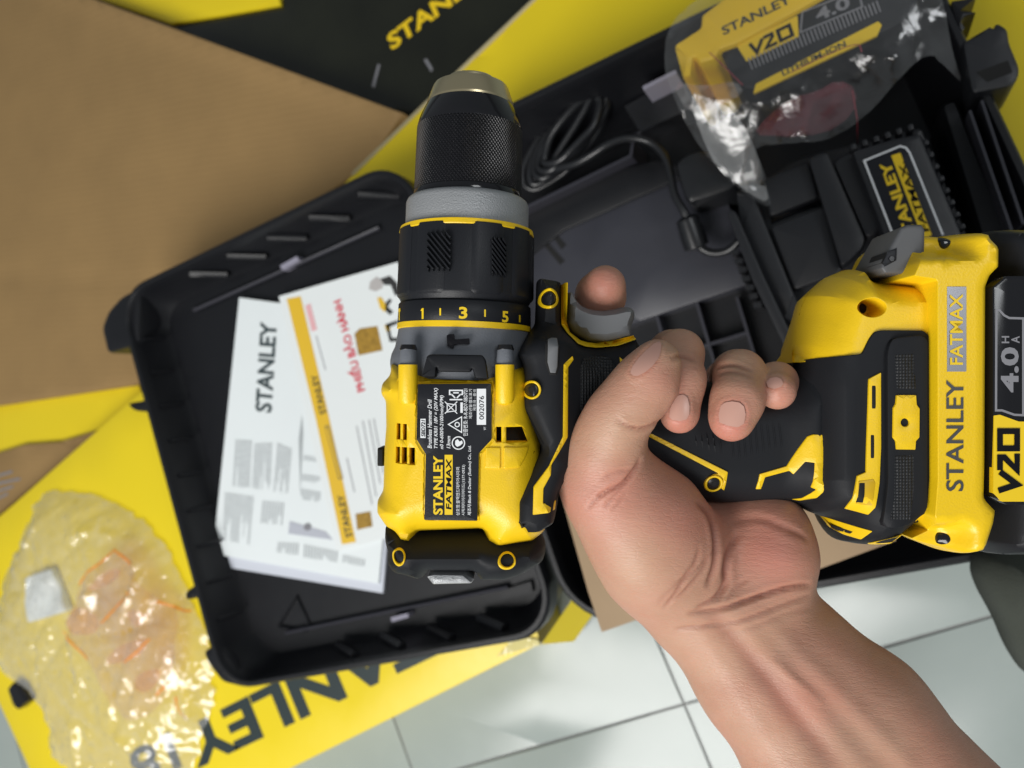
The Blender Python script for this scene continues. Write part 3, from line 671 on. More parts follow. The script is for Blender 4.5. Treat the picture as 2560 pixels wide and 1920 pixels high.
# ---- surface nets
V0 = hand; sg = V0 < 0
cs = [(0, 0, 0), (1, 0, 0), (0, 1, 0), (1, 1, 0), (0, 0, 1), (1, 0, 1), (0, 1, 1), (1, 1, 1)]
def cor(A, c): return A[c[0]:nx-1+c[0], c[1]:ny-1+c[1], c[2]:nz-1+c[2]]
cntv = np.zeros((nx-1, ny-1, nz-1), np.int8)
for c in cs: cntv += cor(sg, c)
act = (cntv > 0) & (cntv < 8); idx = np.full(act.shape, -1, np.int64); ii = np.argwhere(act); idx[act] = np.arange(len(ii))
acc = np.zeros((len(ii), 3)); num = np.zeros(len(ii))
for a in range(8):
    for b_ in range(a+1, 8):
        ca, cb = np.array(cs[a]), np.array(cs[b_])
        if abs(ca-cb).sum() != 1: continue
        A = V0[tuple((ii+ca).T)]; B = V0[tuple((ii+cb).T)]; x = (A < 0) != (B < 0)
        t = np.where(x, A/np.where(x, A-B, 1), 0)
        acc += np.where(x[:, None], ca+(cb-ca)*t[:, None], 0); num += x
hv = lo+STEP*(ii+acc/num[:, None])
hf = []
for ax in range(3):
    o1, o2 = [i for i in range(3) if i != ax]
    s0 = [slice(1, -1)]*3; s0[ax] = slice(0, -1); s1 = list(s0); s1[ax] = slice(1, None)
    A = sg[tuple(s0)]; B = sg[tuple(s1)]; e = np.argwhere(A != B); fl = A[tuple(e.T)]
    e = e+np.array([0 if i == ax else 1 for i in range(3)])
    def at_(d1, d2):
        q = e.copy(); q[:, o1] += d1; q[:, o2] += d2; return idx[tuple(q.T)]
    quad = np.stack([at_(-1, -1), at_(0, -1), at_(0, 0), at_(-1, 0)], 1)
    flip = fl if ax != 1 else ~fl
    quad[~flip] = quad[~flip][:, ::-1]; hf.append(quad)
hf = np.vstack(hf); hf = hf[(hf >= 0).all(1)]
# light smoothing
ed = np.vstack([hf[:, [0, 1]], hf[:, [1, 2]], hf[:, [2, 3]], hf[:, [3, 0]]])
deg = np.bincount(ed.ravel(), minlength=len(hv)).astype(float)
def relax(v, k, n):
    for _ in range(n):
        s = np.zeros_like(v)
        for c in range(3): s[:, c] = np.bincount(ed[:, 0], v[ed[:, 1], c], len(v))+np.bincount(ed[:, 1], v[ed[:, 0], c], len(v))
        v = v+k*(s/np.maximum(deg, 1)[:, None]-v)
    return v
hv = relax(hv, .5, 3)
def normals(v):
    n = np.cross(v[hf[:, 2]]-v[hf[:, 0]], v[hf[:, 3]]-v[hf[:, 1]]); o = np.zeros_like(v)
    for k in range(4):
        for c in range(3): o[:, c] += np.bincount(hf[:, k], n[:, c], len(v))
    return o/np.maximum(np.linalg.norm(o, axis=1), 1e-12)[:, None]
hn = normals(hv)
hpx = np.column_stack([1280+hv[:, 0]/(DD-hv[:, 2])*FPX, 960-hv[:, 1]/(DD-hv[:, 2])*FPX])   # where each point appears, to lay creases out
def pl_dist(q, pts):
    p = chaikin(np.array(pts, float), 2, False); best = np.full(len(q), 1e9); par = np.zeros(len(q)); n = len(p)-1
    for i in range(n):
        a, b2 = p[i], p[i+1]; ab = b2-a; t = np.clip(((q-a)@ab)/max(ab@ab, 1e-9), 0, 1)
        d = np.linalg.norm(q-(a+t[:, None]*ab), axis=1); m_ = d < best; best[m_] = d[m_]; par[m_] = (i+t[m_])/n
    return best, par
front = np.clip((hn[:, 2]+.1)/.4, 0, 1)
disp = np.zeros(len(hv)); red = np.zeros(len(hv)); pale = np.zeros(len(hv)); line = np.zeros(len(hv))
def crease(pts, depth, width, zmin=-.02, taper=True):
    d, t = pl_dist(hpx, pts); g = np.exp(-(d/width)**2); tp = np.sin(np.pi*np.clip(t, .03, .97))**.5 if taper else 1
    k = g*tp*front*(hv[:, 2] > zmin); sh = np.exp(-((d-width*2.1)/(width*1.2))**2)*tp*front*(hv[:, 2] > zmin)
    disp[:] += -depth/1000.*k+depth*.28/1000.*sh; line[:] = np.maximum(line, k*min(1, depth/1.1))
def ridge(pts, height, width):
    d, t = pl_dist(hpx, pts); disp[:] += height/1000.*np.exp(-(d/width)**2)*np.sin(np.pi*np.clip(t, 0, 1))**.6*front
crease(Z7([(1070, 385), (1140, 450), (1175, 560), (1190, 680), (1175, 830), (1130, 940)]), 1.5, 6)
crease(Z7([(1330, 600), (1270, 720), (1250, 850), (1262, 930), (1200, 1040)]), 1.3, 8)
crease(Z7([(1825, 945), (1740, 950), (1600, 985), (1400, 1050), (1200, 1120), (1010, 1140)]), 1.5, 6)
crease(Z7([(1820, 1020), (1650, 1085), (1500, 1140), (1300, 1210), (1000, 1240), (920, 1250)]), .7, 5)
crease(Z7([(1850, 1100), (1650, 1150), (1450, 1230), (1250, 1290)]), .3, 5)
crease(Z7([(668, 85), (640, 130), (600, 185), (540, 250), (460, 285), (380, 330)]), 1.5, 5)
crease(Z7([(560, 260), (480, 330), (420, 420)]), .5, 4); crease(Z7([(440, 290), (350, 360), (300, 420)]), .6, 4)
crease(Z7([(600, 150), (480, 170), (400, 220)]), .5, 4); crease(Z7([(560, 300), (520, 380), (470, 430)]), .35, 4)
for dx, dp, y0, y1 in ((0, .75, 700, 1100), (62, .6, 760, 1060), (100, .4, 690, 930), (-70, .35, 820, 1090)):
    crease(Z7([(1075+dx, y0), (1045+dx*.9, y0+.25*(y1-y0)), (960+dx*1.1, y0+.55*(y1-y0)), (895+dx, y0+.8*(y1-y0)), (830+dx*.7, y1)]), dp, 4.5)
crease(Z7([(1260, 940), (1180, 1040), (1050, 1110)]), .8, 6); crease(Z7([(1420, 900), (1320, 960), (1250, 1060)]), .4, 5)
crease(Z7([(1330, 500), (1500, 480), (1640, 540), (1800, 620)]), .5, 9); crease(Z7([(1700, 560), (1780, 600), (1820, 640)]), .4, 5)
crease(Z6([(500, 1180), (560, 1225), (640, 1250), (720, 1240), (800, 1190)]), .9, 4); crease(Z6([(540, 1250), (620, 1280), (740, 1255)]), .35, 3)
crease(Z6([(880, 760), (950, 745), (1040, 775)]), .7, 5); crease(Z6([(1180, 830), (1300, 800), (1430, 850)]), .7, 5); crease(Z6([(1190, 870), (1300, 850), (1440, 890)]), .5, 4)
ridge([(1800, 1500), (1900, 1610), (2000, 1730), (2140, 1900), (2240, 2020)], 1.0, 30); ridge([(1860, 1500), (1960, 1600), (2090, 1730), (2240, 1880), (2330, 1980)], .9, 26)
ridge([(1745, 1560), (1800, 1680), (1900, 1830), (2000, 1980)], .5, 24)
crease([(1770, 1530), (1870, 1640), (1980, 1780), (2090, 1920)], .8, 24, taper=True)
ridge([(1930, 1650), (1985, 1700), (2060, 1760)], .6, 10)
def blob(x, y, r, a, arr): arr[:] += a*np.exp(-(((hpx-np.array([x, y]))**2).sum(1))/(r*r))
for a in ((1930, 1380, 110, .85), (1500, 1250, 80, .55), (1680, 1300, 110, .35), (1820, 1085, 60, .9), (1697, 1070, 50, .8), (1945, 990, 45, .55), (1505, 715, 60, .8), (1640, 930, 60, .45), (1760, 1290, 70, .45), (1560, 1200, 50, .4), (2010, 1760, 90, .3), (1850, 1000, 50, .4), (1700, 960, 50, .3)): blob(*a, red)
for a in ((1850, 905, 50, .7), (1680, 870, 55, .5), (1530, 1080, 60, .3), (1600, 1420, 90, .35), (1830, 1600, 120, .3), (1938, 930, 30, .5)): blob(*a, pale)
disp += .00010*np.sin(hpx[:, 0]*.035+np.sin(hpx[:, 1]*.021)*2)*np.sin(hpx[:, 1]*.03)
hv = hv+hn*disp[:, None]
# nail beds sit in shallow pockets
nail_px = {'thumb': Z6([(596, 862), (612, 818), (650, 765), (700, 712), (760, 660), (800, 642), (812, 660), (808, 715), (790, 765), (748, 818), (700, 858), (650, 884), (616, 884)]),
           'middle': Z6([(905, 1040), (930, 1018), (965, 1012), (992, 1035), (1006, 1090), (1004, 1150), (985, 1185), (940, 1196), (890, 1190), (866, 1170), (872, 1110)]),
           'ring': Z6([(1222, 1090), (1250, 1068), (1300, 1060), (1350, 1068), (1382, 1095), (1394, 1150), (1382, 1215), (1340, 1240), (1270, 1228), (1212, 1205), (1206, 1150)]),
           'little': Z6([(1535, 925), (1560, 900), (1605, 890), (1640, 905), (1655, 935), (1640, 960), (1590, 975), (1548, 962)])}
for k, p in nail_px.items():
    P = np.array(p); d = pdist(hpx, P); i_ = inside(hpx, P); sel = (hv[:, 2] > .008)
    hv += hn*(np.where(sel & ~i_, .00035*np.exp(-((d-6)/7.)**2), 0))[:, None]
    red += np.where(sel & ~i_, .25*np.exp(-(d/9.)**2), 0)
skin = bpy.data.materials.new('skin'); skin.use_nodes = True; nt, n, b = nodes(skin)
at = n.new('ShaderNodeAttribute'); at.attribute_name = 'tone'; sp = n.new('ShaderNodeSeparateColor'); nt.links.new(at.outputs['Color'], sp.inputs[0])
tc = n.new('ShaderNodeTexCoord'); nz = n.new('ShaderNodeTexNoise'); nz.inputs['Scale'].default_value = 95; nz.inputs['Detail'].default_value = 7; nt.links.new(tc.outputs['Object'], nz.inputs['Vector'])
def mix(fac, a, c):
    x = n.new('ShaderNodeMix'); x.data_type = 'RGBA'
    for s, q in (('Factor', fac), ('A', a), ('B', c)):
        if isinstance(q, tuple): x.inputs[s].default_value = (*q, 1)
        elif isinstance(q, (int, float)): x.inputs[s].default_value = q
        else: nt.links.new(q, x.inputs[s])
    return x.outputs['Result']
nb = n.new('ShaderNodeTexNoise'); nb.inputs['Scale'].default_value = 28; nb.inputs['Detail'].default_value = 4; nt.links.new(tc.outputs['Object'], nb.inputs['Vector'])
c0 = mix(nz.outputs['Fac'], (.425, .228, .148), (.525, .312, .218))
c0 = mix(mth(nt, 'MULTIPLY', mth(nt, 'SUBTRACT', nb.outputs['Fac'], .42), 1.6), c0, (.50, .205, .15))
c1 = mix(sp.outputs[0], c0, (.52, .185, .14)); c2 = mix(sp.outputs[1], c1, (.52, .34, .22)); c3 = mix(sp.outputs[2], c2, (.27, .09, .06))  # third tone channel paints the shade of the creases into the skin
nt.links.new(c3, b.inputs['Base Color']); b.inputs['Roughness'].default_value = .47; b.inputs['Specular IOR Level'].default_value = .42
b.inputs['Subsurface Weight'].default_value = .22; b.inputs['Subsurface Radius'].default_value = (1.0, .35, .2); b.inputs['Subsurface Scale'].default_value = .0035
mp = n.new('ShaderNodeMapping'); mp.inputs['Rotation'].default_value = (0, 0, math.radians(48)); mp.inputs['Scale'].default_value = (.35, 1.6, 1); nt.links.new(tc.outputs['Object'], mp.inputs[0])
v1 = n.new('ShaderNodeTexVoronoi'); v1.feature = 'DISTANCE_TO_EDGE'; v1.inputs['Scale'].default_value = 620; nt.links.new(mp.outputs[0], v1.inputs['Vector'])
n2 = n.new('ShaderNodeTexNoise'); n2.inputs['Scale'].default_value = 420; n2.inputs['Detail'].default_value = 5; nt.links.new(mp.outputs[0], n2.inputs['Vector'])
hsum = mth(nt, 'ADD', mth(nt, 'MULTIPLY', mth(nt, 'MINIMUM', v1.outputs['Distance'], .12), 2.2), mth(nt, 'MULTIPLY', n2.outputs['Fac'], 1.0))
bp = n.new('ShaderNodeBump'); bp.inputs['Strength'].default_value = .45; bp.inputs['Distance'].default_value = .0004
nt.links.new(hsum, bp.inputs['Height']); nt.links.new(bp.outputs[0], b.inputs['Normal'])
hand_o = mesh_obj('person', hv, hf, skin)
hand_o.location = dloc; hand_o.rotation_euler = (0, TILT, 0)
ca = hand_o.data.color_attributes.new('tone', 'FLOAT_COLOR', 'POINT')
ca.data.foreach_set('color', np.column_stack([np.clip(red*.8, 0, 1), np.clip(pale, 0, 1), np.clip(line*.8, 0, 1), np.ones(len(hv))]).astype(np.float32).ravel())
tag(hand_o, 'bare left hand and forearm gripping the drill handle, finger on the trigger', 'person')
bvh = BVHTree.FromPolygons([tuple(a) for a in hv], [tuple(int(i) for i in q) for q in hf])
camL = Vector((0, 0, DD))
for k, p in nail_px.items():
    def surf(q):
        # lift each outline point on to the finger along the line of sight it was measured on
        out = []
        for x, y in q:
            d = (Vector((x, y, 0))-camL).normalized(); h = bvh.ray_cast(camL, d)
            out.append(h[0].z if h[0] is not None else .02)
        return np.array(out)
    P = np.array(p); c = P.mean(0); o = plate('fingernail', rnd(UL(P, 0.0), 3*S0), surf, const(0), M['nail'], hand_o, edge=0, res=.0008)
    me = o.data; nv = len(me.vertices)//2
    zz2 = np.array([v.co.z for v in me.vertices][:nv]); med = np.median(zz2); ok_ = np.abs(zz2-med) < .006
    qx = np.array([(v.co.x, v.co.y) for v in me.vertices][:nv]); qx = (qx-qx.mean(0))/qx.std(0)
    Aq = np.column_stack([np.ones(nv), qx, qx[:, 0]**2, qx[:, 0]*qx[:, 1], qx[:, 1]**2]); cf = np.linalg.lstsq(Aq[ok_], zz2[ok_], rcond=None)[0]; zz2 = Aq@cf
    for i in range(nv):
        v = me.vertices[i]; zt_ = float(np.clip(zz2[i], med-.006, med+.006)); s = (DD-zt_-.0007)/DD
        w_ = me.vertices[i+nv]; bx, by = v.co.x, v.co.y
        v.co = (bx*s, by*s, zt_+.0007); s2 = (DD-zt_+.0012)/DD; w_.co = (bx*s2, by*s2, zt_-.0012)
# ================================================================== the place: tiles, cartons, case
M['tile'] = mat('ceramic_tile', (.32, .365, .348), .20, var=.11, vscale=8, rvar=.06)
M['grout'] = mat('grout', (.20, .205, .20), .85, var=.3, vscale=60)
M['carton'] = mat('yellow_carton', (.78, .60, .012), .34, var=.04, vscale=9, bump=.25, bscale=60, bdist=.0006, rvar=.08)
M['kraft'] = mat('kraft_board', (.29, .18, .068), .75, var=.14, vscale=14, bump=.3, bscale=220, bdist=.0004)
nt, n, b = nodes(M['kraft']); tcx = n.new('ShaderNodeTexCoord'); wvx = n.new('ShaderNodeTexWave'); wvx.bands_direction = 'Y'; wvx.inputs['Scale'].default_value = 42; wvx.inputs['Distortion'].default_value = 2.5; wvx.inputs['Detail'].default_value = 3
nt.links.new(tcx.outputs['Object'], wvx.inputs['Vector']); bpx = n.new('ShaderNodeBump'); bpx.inputs['Strength'].default_value = .10; bpx.inputs['Distance'].default_value = .0012
nt.links.new(wvx.outputs['Fac'], bpx.inputs['Height']); nt.links.new(b.inputs['Normal'].links[0].from_socket, bpx.inputs['Normal']); nt.links.new(bpx.outputs[0], b.inputs['Normal'])
M['kraft2'] = mat('kraft_divider', (.33, .23, .135), .75, var=.05, vscale=30, bump=.3, bscale=300, bdist=.0003)
M['darkprint'] = mat('black_printed_carton', (.010, .011, .006), .22, var=.6, vscale=16)
M['case'] = mat('case_plastic', (.0075, .008, .010), .40, spec=.36, bump=.4, bscale=900, bdist=.0003, rvar=.08)
M['casefloor'] = mat('case_floor_plastic', (.034, .035, .045), .40, bump=.3, bscale=1200, bdist=.0002, rvar=.10, var=.12, vscale=25)
M['caserib'] = mat('case_rib_plastic', (.035, .035, .045), .35)
M['tab'] = mat('case_tab_highlight', (.30, .29, .36), .25)  # pale colour standing in for the lamp's highlight on black plastic
M['paper'] = mat('white_paper', (.74, .79, .80), .55, var=.015, vscale=40)
M['paper2'] = mat('coated_paper', (.76, .80, .80), .4, var=.015, vscale=30)
M['red'] = mat('red_print', (.62, .06, .09), .5)
M['pinkprint'] = mat('pale_red_print', (.75, .42, .44), .5)
M['stripe'] = mat('stripe_yellow', (.74, .47, .03), .45)
M['charger'] = mat('charger_plastic', (.014, .015, .018), .42, bump=.4, bscale=1300, bdist=.0003, rvar=.06)
M['cord'] = mat('black_cord', (.014, .015, .017), .3)

floor = mesh_obj('floor', [(-4, -4, -.0022), (4, -4, -.0022), (4, 4, -.0022), (-4, 4, -.0022)], [(0, 1, 2, 3)], M['grout'], None, False); tag(floor, kind='structure')
ta = math.radians(24.5); t1 = np.array([math.cos(ta), math.sin(ta)]); t2 = np.array([-math.sin(ta), math.cos(ta)]); TO = np.array([-.142, -.289]); TS = .308
proto = None
for i in range(-8, 9):
    for j in range(-8, 9):
        c = TO+t1*(i+.5)*TS+t2*(j+.5)*TS
        if np.linalg.norm(c-np.array([-.15, 0])) > 2.1: continue
        if proto is None:
            proto = plate('tile', [(-s*TS/2+s*.0012, -t*TS/2+t*.0012) for s, t in ((1, 1), (-1, 1), (-1, -1), (1, -1))], const(0), const(-.008), M['tile'], floor, edge=.0012, res=.12); o = proto
        else: o = proto.copy(); COL.objects.link(o)
        o.parent = floor; o.location = (c[0], c[1], 0); o.rotation_euler = (0, 0, ta)

def slab(name, px, z1, z0, m, parent=None, bev=.0015, res=.03, r=0, **k):
    p = GL(px, z1)
    if r: p = rnd(p, r, 4)
    return plate(name, p, const(z1), const(z0), m, parent, edge=bev, res=res, **k)

# ---- cartons around the case
CZ = .06
def loc_of(px, z=0.0): return tuple(G(*px, z))
ct = root('carton', (G(700, 1500, 0)[0], G(700, 1500, 0)[1], 0), 'big bright yellow carton with dark upside-down lettering under the open case', 'carton')
slab('carton_body', [(1350, 1610), (195, 2187), (-156, 1428), (340, 990), (700, 690), (1180, 1050)], CZ, .0005, M['carton'], ct, bev=.0012, res=.05)
side = GL([(1352, 1612), (1450, 1470)], CZ); out = GL([(1365, 1622), (1462, 1482)], CZ)
v = [(*side[0], CZ-.0008), (*side[1], CZ-.0008), (*(out[1]+[.012, -.004]), .02), (*(out[0]+[.012, -.004]), .02)]
mesh_obj('carton_flap', v+[(a, b, c-.003) for a, b, c in v], [(0, 1, 2, 3), (7, 6, 5, 4), (0, 4, 5, 1), (1, 5, 6, 2), (2, 6, 7, 3), (3, 7, 4, 0)], M['carton'], ct, False)
M['cartontext'] = mat('dark_green_print', (.022, .035, .036), .4)
wtext('carton_text', 'STANLEY', 792, 1716, 206.2, 770, 118, CZ+.0003, M['cartontext'], ct, bold=.035)
wtext('carton_text', '18', 385, 1900, 206.2, 120, 95, CZ+.0003, M['cartontext'], ct, bold=.03)
def tape(q): return CZ+.0004+.0008*np.abs(np.sin(q[:, 0]*900+q[:, 1]*400))
M['cleartape'] = mat('clear_tape', (.70, .62, .25), .12)
plate('tape_strip', GL([(1245, 1640), (1290, 1590), (1345, 1598), (1352, 1612)], CZ), tape, const(CZ-.001), M['cleartape'], ct, edge=0, res=.002)
k1 = root('kraft_carton', tuple(G(300, 500, 0)), 'brown inside face of an opened kraft carton beside the case lid', 'carton')
kp = GL([(-160, -80), (239, 0), (1015, 288), (885, 440), (640, 600), (560, 900), (330, 962), (-160, 1036)], .034)
fold = [G(-20, 690, .03)[:2], G(420, 700, .03)[:2]]
def kz(q):
    e0 = GL([(239, 0), (1015, 288)], .034); d = e0[1]-e0[0]; nn = np.array([-d[1], d[0]])/np.linalg.norm(d)
    s = (q-e0[0])@nn; a = G(-20, 690, .03)[:2]; c = G(420, 712, .03)[:2]; f = c-a; f /= np.linalg.norm(f); t = np.abs((q-a)@np.array([-f[1], f[0]]))
    return .034+.006*np.exp(-(s/.014)**2)-.0022*np.exp(-(t/.006)**2)+.0015*np.sin(q[:, 0]*9)
plate('kraft_panel', kp, kz, const(.001), M['kraft'], k1, edge=.0012, res=.012)
k2 = root('yellow_box_edge', tuple(G(100, 1060, 0)), 'shaded yellow carton edge under the kraft board', 'carton')
slab('box_side', [(-200, 1000), (335, 940), (352, 984), (-200, 1480)], .018, .0005, M['carton'], k2)
s = slab('box_corner', [(-60, 1150), (60, 1112), (150, 1105), (238, 1078), (225, 1096), (0, 1282), (-60, 1330)], .024, .018, M['kraft'], k2, bev=.001)
for x, y, l in ((8, 1185, 45), (20, 1203, 60), (12, 1222, 40), (6, 1240, 26)):
    slab('printed_line', [(x-l/2, y+4), (x+l/2, y-9), (x+l/2, y-3), (x-l/2, y+10)], .0246, .0235, M['greyprint'], s, bev=0)
k3 = root('black_printed_carton', tuple(G(900, 200, 0)), 'dark printed carton with yellow lettering behind the drill chuck', 'carton')
slab('carton_body', [(428, 58), (700, 12), (760, -160), (1600, -160), (1186, 150), (900, 425), (700, 330)], .010, .0005, M['darkprint'], k3)
wtext('carton_text', 'STANLEY', 1100, 12, 37, 330, 40, .0103, M['yellow_print'], k3, bold=.03)
for px in ([(1060, 150), (1066, 146), (1082, 172), (1078, 180)], [(930, 215), (945, 160), (950, 162), (935, 220)]):
    slab('printed_mark', px, .0103, .0098, M['greyprint'], k3, bev=0)
k4 = root('yellow_sheet', tuple(G(450, 20, 0)), 'small yellow panel corner beyond the kraft carton', 'carton')
slab('sheet_panel', [(200, -20), (428, 60), (700, 12), (695, -10), (640, -120), (200, -120)], .014, .0005, M['carton'], k4)
k5 = root('yellow_flap_carton', tuple(G(1250, 150, 0)), 'yellow carton flap with pale cut edge behind the drill chuck', 'carton')
slab('flap_panel', [(760, 560), (882, 436), (1186, 142), (1345, -10), (1500, -160), (2100, -260), (1800, 40), (1340, 330), (1100, 520)], .048, .0005, M['carton'], k5, bev=.001)
ed_ = GL([(882, 436), (1186, 142), (1345, -10), (1400, -62)], .048)
tube('cut_edge', [(*a, .0478) for a in ed_], .0022, mat('cut_board_edge', (.42, .36, .20), .8), k5, seg=6, sub=0)
k6 = root('yellow_carton_end', tuple(G(2600, 300, 0)), 'dim yellow carton beyond the latch end of the case', 'carton')
slab('carton_body', [(2240, -200), (2900, -200), (2900, 1000), (2560, 800), (2400, 300)], .03, .0005, M['carton'], k6)

# ---- the open case: lid tray and base tray
ca_ = math.radians(16.4); c1 = np.array([math.cos(ca_), math.sin(ca_)]); c2 = np.array([math.cos(math.radians(-69.4)), math.sin(math.radians(-69.4))])
TL = np.array([-.683, .090]); LW, LH, RIM = .352, .403, .15
case = root('tool_case', (*(TL+c1*.36+c2*.2), CZ), 'open black plastic carry case with lid folded flat', 'tool case')
def rrect(o, L, H, ins, r, z, n=8):
    P = []
    r = max(r, .004)
    for cx, cy, a0 in ((ins+r, ins+r, 180), (L-ins-r, ins+r, 270), (L-ins-r, H-ins-r, 0), (ins+r, H-ins-r, 90)):
        for k in range(n+1):
            t = math.radians(a0+90*k/n); P.append((*(o+c1*(cx+r*math.cos(t))+c2*(cy+r*math.sin(t))), z))
    return P
def tray(name, o, L, H, zb, zf_, r, draft):
    loops = [rrect(o, L, H, .012, r-.012, zb), rrect(o, L, H, .004, r-.004, RIM-.022), rrect(o, L, H, -.001, r, RIM-.018), rrect(o, L, H, -.001, r, RIM-.002), rrect(o, L, H, .0006, r, RIM),
             rrect(o, L, H, .004, r-.004, RIM), rrect(o, L, H, .0055, r-.005, RIM-.002), rrect(o, L, H, .007, r-.006, RIM-.012), rrect(o, L, H, draft, r-draft*.6, zf_+.006), rrect(o, L, H, draft+.004, r-draft*.6-.004, zf_)]
    n = len(loops[0]); V = [p for l in loops for p in l]; F = []
    for i in range(len(loops)-1):
        for k in range(n): F.append((i*n+k, i*n+(k+1) % n, (i+1)*n+(k+1) % n, (i+1)*n+k))
    F.append(tuple(range(n))); F.append(tuple((len(loops)-1)*n+k for k in range(n)))
    ob = mesh_obj(name, V, F, M['case'], case, True, 40)
    bm = bmesh.new(); bm.from_mesh(ob.data); bmesh.ops.recalc_face_normals(bm, faces=bm.faces); bm.to_mesh(ob.data); bm.free()
    return ob
CO = lambda o, a, b: o+c1*a+c2*b
LFZ = .111
lid = tray('lid_tray', TL, LW, LH, CZ+.0006, LFZ, .040, .014)
O2 = TL+c1*(LW+.010); BW = .380
base = tray('base_tray', O2, BW, LH, CZ+.0006, .070, .045, .020)
def wall_rib(o, L, s, ds, side, parent):
    """slanted stiffening rib on the long walls; side 0 = upper wall, 1 = lower wall"""
    b0, b1 = (.008, .0165) if side == 0 else (LH-.008, LH-.0165)
    a = np.array([*CO(o, s, b0), RIM-.012]); c = np.array([*CO(o, s+ds, b1), LFZ+.008])
    tube('wall_rib', [a, (a+c)/2, c], .0045, M['case'], parent, seg=6, sub=0)
for s in (.09, .14, .19, .24, .295): wall_rib(TL, LW, s, .028, 0, lid)
for s in (.12, .17, .22, .27): wall_rib(TL, LW, s+.03, -.03, 1, lid)
for o, L, p, fz_ in ((TL, LW, lid, LFZ+.0035), (O2, BW, base, .0735)):
    tube('floor_bead', [np.array([*CO(o, a, b), fz_]) for a, b in ((.06, .034), (L-.06, .034))], .002, M['caserib'], p, seg=6, sub=0)
    tube('floor_bead', [np.array([*CO(o, a, b), fz_]) for a, b in ((.06, LH-.036), (L-.05, LH-.036))], .002, M['caserib'], p, seg=6, sub=0)
# ribs standing on the lid's left wall, and raised triangle on its floor
for k in range(9):
    b = .05+k*.036
    a = CO(TL, .010, b); d = CO(TL, .0175, b)
    tube('wall_rib', [np.array([*a, RIM-.010]), np.array([*d, LFZ+.007])], .0016, M['case'], lid, seg=6, sub=0)
tp = GL([(700, 1565), (745, 1490), (775, 1560), (770, 1575)], LFZ); tube('floor_triangle', [(*a, LFZ+.001) for a in tp]+[(*tp[0], LFZ+.001)], .0016, M['case'], lid, seg=6, sub=0)
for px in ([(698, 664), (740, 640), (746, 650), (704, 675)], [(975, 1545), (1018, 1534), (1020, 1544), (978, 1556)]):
    slab('lid_tab_glint', px, LFZ+.010, LFZ, M['tab'], lid, bev=.001, res=.02)  # tabs coloured pale in place of a lamp reflection on them
slab('lid_bead_plate', [(1245, 1480), (1325, 1455), (1330, 1480), (1250, 1500)], LFZ+.006, LFZ, M['case'], lid)
# latches, hinge lugs and corner bumpers
for nm, px, z1, z0 in (('latch', [(314, 1008), (352, 1002), (372, 992), (398, 1050), (408, 1088), (388, 1088), (370, 1031), (330, 1028)], .135, .10),
                       ('latch', [(484, 1385), (500, 1352), (508, 1400), (514, 1470), (512, 1492), (461, 1502), (460, 1480), (500, 1450)], .135, .10),
                       ('corner_bumper', [(267, 885), (252, 820), (268, 778), (300, 742), (350, 715), (345, 860), (312, 872)], .145, .07),
                       ('corner_bumper', [(505, 1628), (543, 1610), (600, 1690), (625, 1722), (603, 1720), (553, 1707), (517, 1658)], .145, .07)):
    slab(nm, px, z1, z0, M['case'], lid, bev=.004, res=.01, r=.006)
# hinge barrels between the trays
for b in (.06, .17, .28):
    tube('hinge_barrel', [np.array([*CO(TL, LW+.005, b), RIM-.008]), np.array([*CO(TL, LW+.005, b+.05), RIM-.008])], .0048, M['case'], case, seg=10, sub=0)
# ---- base tray fittings
slab('floor_panel', [(1250, 700), (1400, 580), (1700, 440), (1780, 440), (1905, 660), (1918, 694), (1600, 802), (1300, 910)], .092, .0702, M['casefloor'], base, bev=.001, res=.03)
for px in ([(1352, 604), (1362, 597), (1412, 652), (1400, 662)], [(1384, 596), (1394, 588), (1416, 612), (1404, 624)]):
    slab('panel_shadow', px, .0923, .090, M['void'], base, bev=0)  # fork-like cast shadow painted on the panel as dark strips
def bar(nm, p, q, z0, z1, w, m=M['caserib'], parent=base, bev=.0006):
    a, c = G(*p, z1)[:2], G(*q, z1)[:2]; e = (c-a)/np.linalg.norm(c-a); nn = np.array([-e[1], e[0]])
    return box_between(nm, (a+c)/2, e, nn, np.linalg.norm(c-a), w, z0, z1, m, parent, bev)
for k, (p, q) in enumerate((((1640, 785), (1672, 900)), ((1740, 752), (1800, 960)), ((1841, 742), (1915, 985)))): bar('grid_rib', p, q, .0701, .088, .0022)
for k, (p, q) in enumerate((((1640, 902), (1869, 831)), ((1700, 985), (1905, 915)))): bar('grid_rib', p, q, .0701, .0872, .0022)
bar('cable_bay_rib', (1290, 530), (1578, 388), .0701, .112, .0022); bar('cable_bay_rib', (1576, 390), (1582, 350), .0701, .1115, .0022)
for p in ((1319, 513), (1457, 446)):
    c = G(*p, .114)[:2]; lathe('rib_peg', [(0, .0038), (.042, .0034), (.0432, .0022)], M['caserib'], base, (*c, .0702), (*c, .12), 14)
slab('cable_bay_floor', [(1250, 560), (1300, 540), (1560, 420), (1640, 400), (1760, 435), (1690, 450), (1410, 575), (1300, 660)], .096, .0702, M['case'], base, bev=.001)
slab('base_ledge', [(1560, 265), (1780, 140), (1850, 210), (1600, 330)], .10, .0702, M['charger'], base, bev=.001)
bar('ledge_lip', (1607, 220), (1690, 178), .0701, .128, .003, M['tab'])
dv = slab('bay_divider', [(1818, 535), (1826, 522), (1840, 530), (1905, 680), (2010, 905), (2000, 935), (1972, 890), (1880, 700)], .150, .0702, M['charger'], base, bev=.0012, res=.01, r=.002)
for k in range(7):
    x, y = 1838+k*9.5, 630+k*22
    slab('divider_tooth', [(x-14, y-4), (x+6, y-8), (x+10, y+4), (x-10, y+8)], .14, .11, M['charger'], dv, bev=.001)
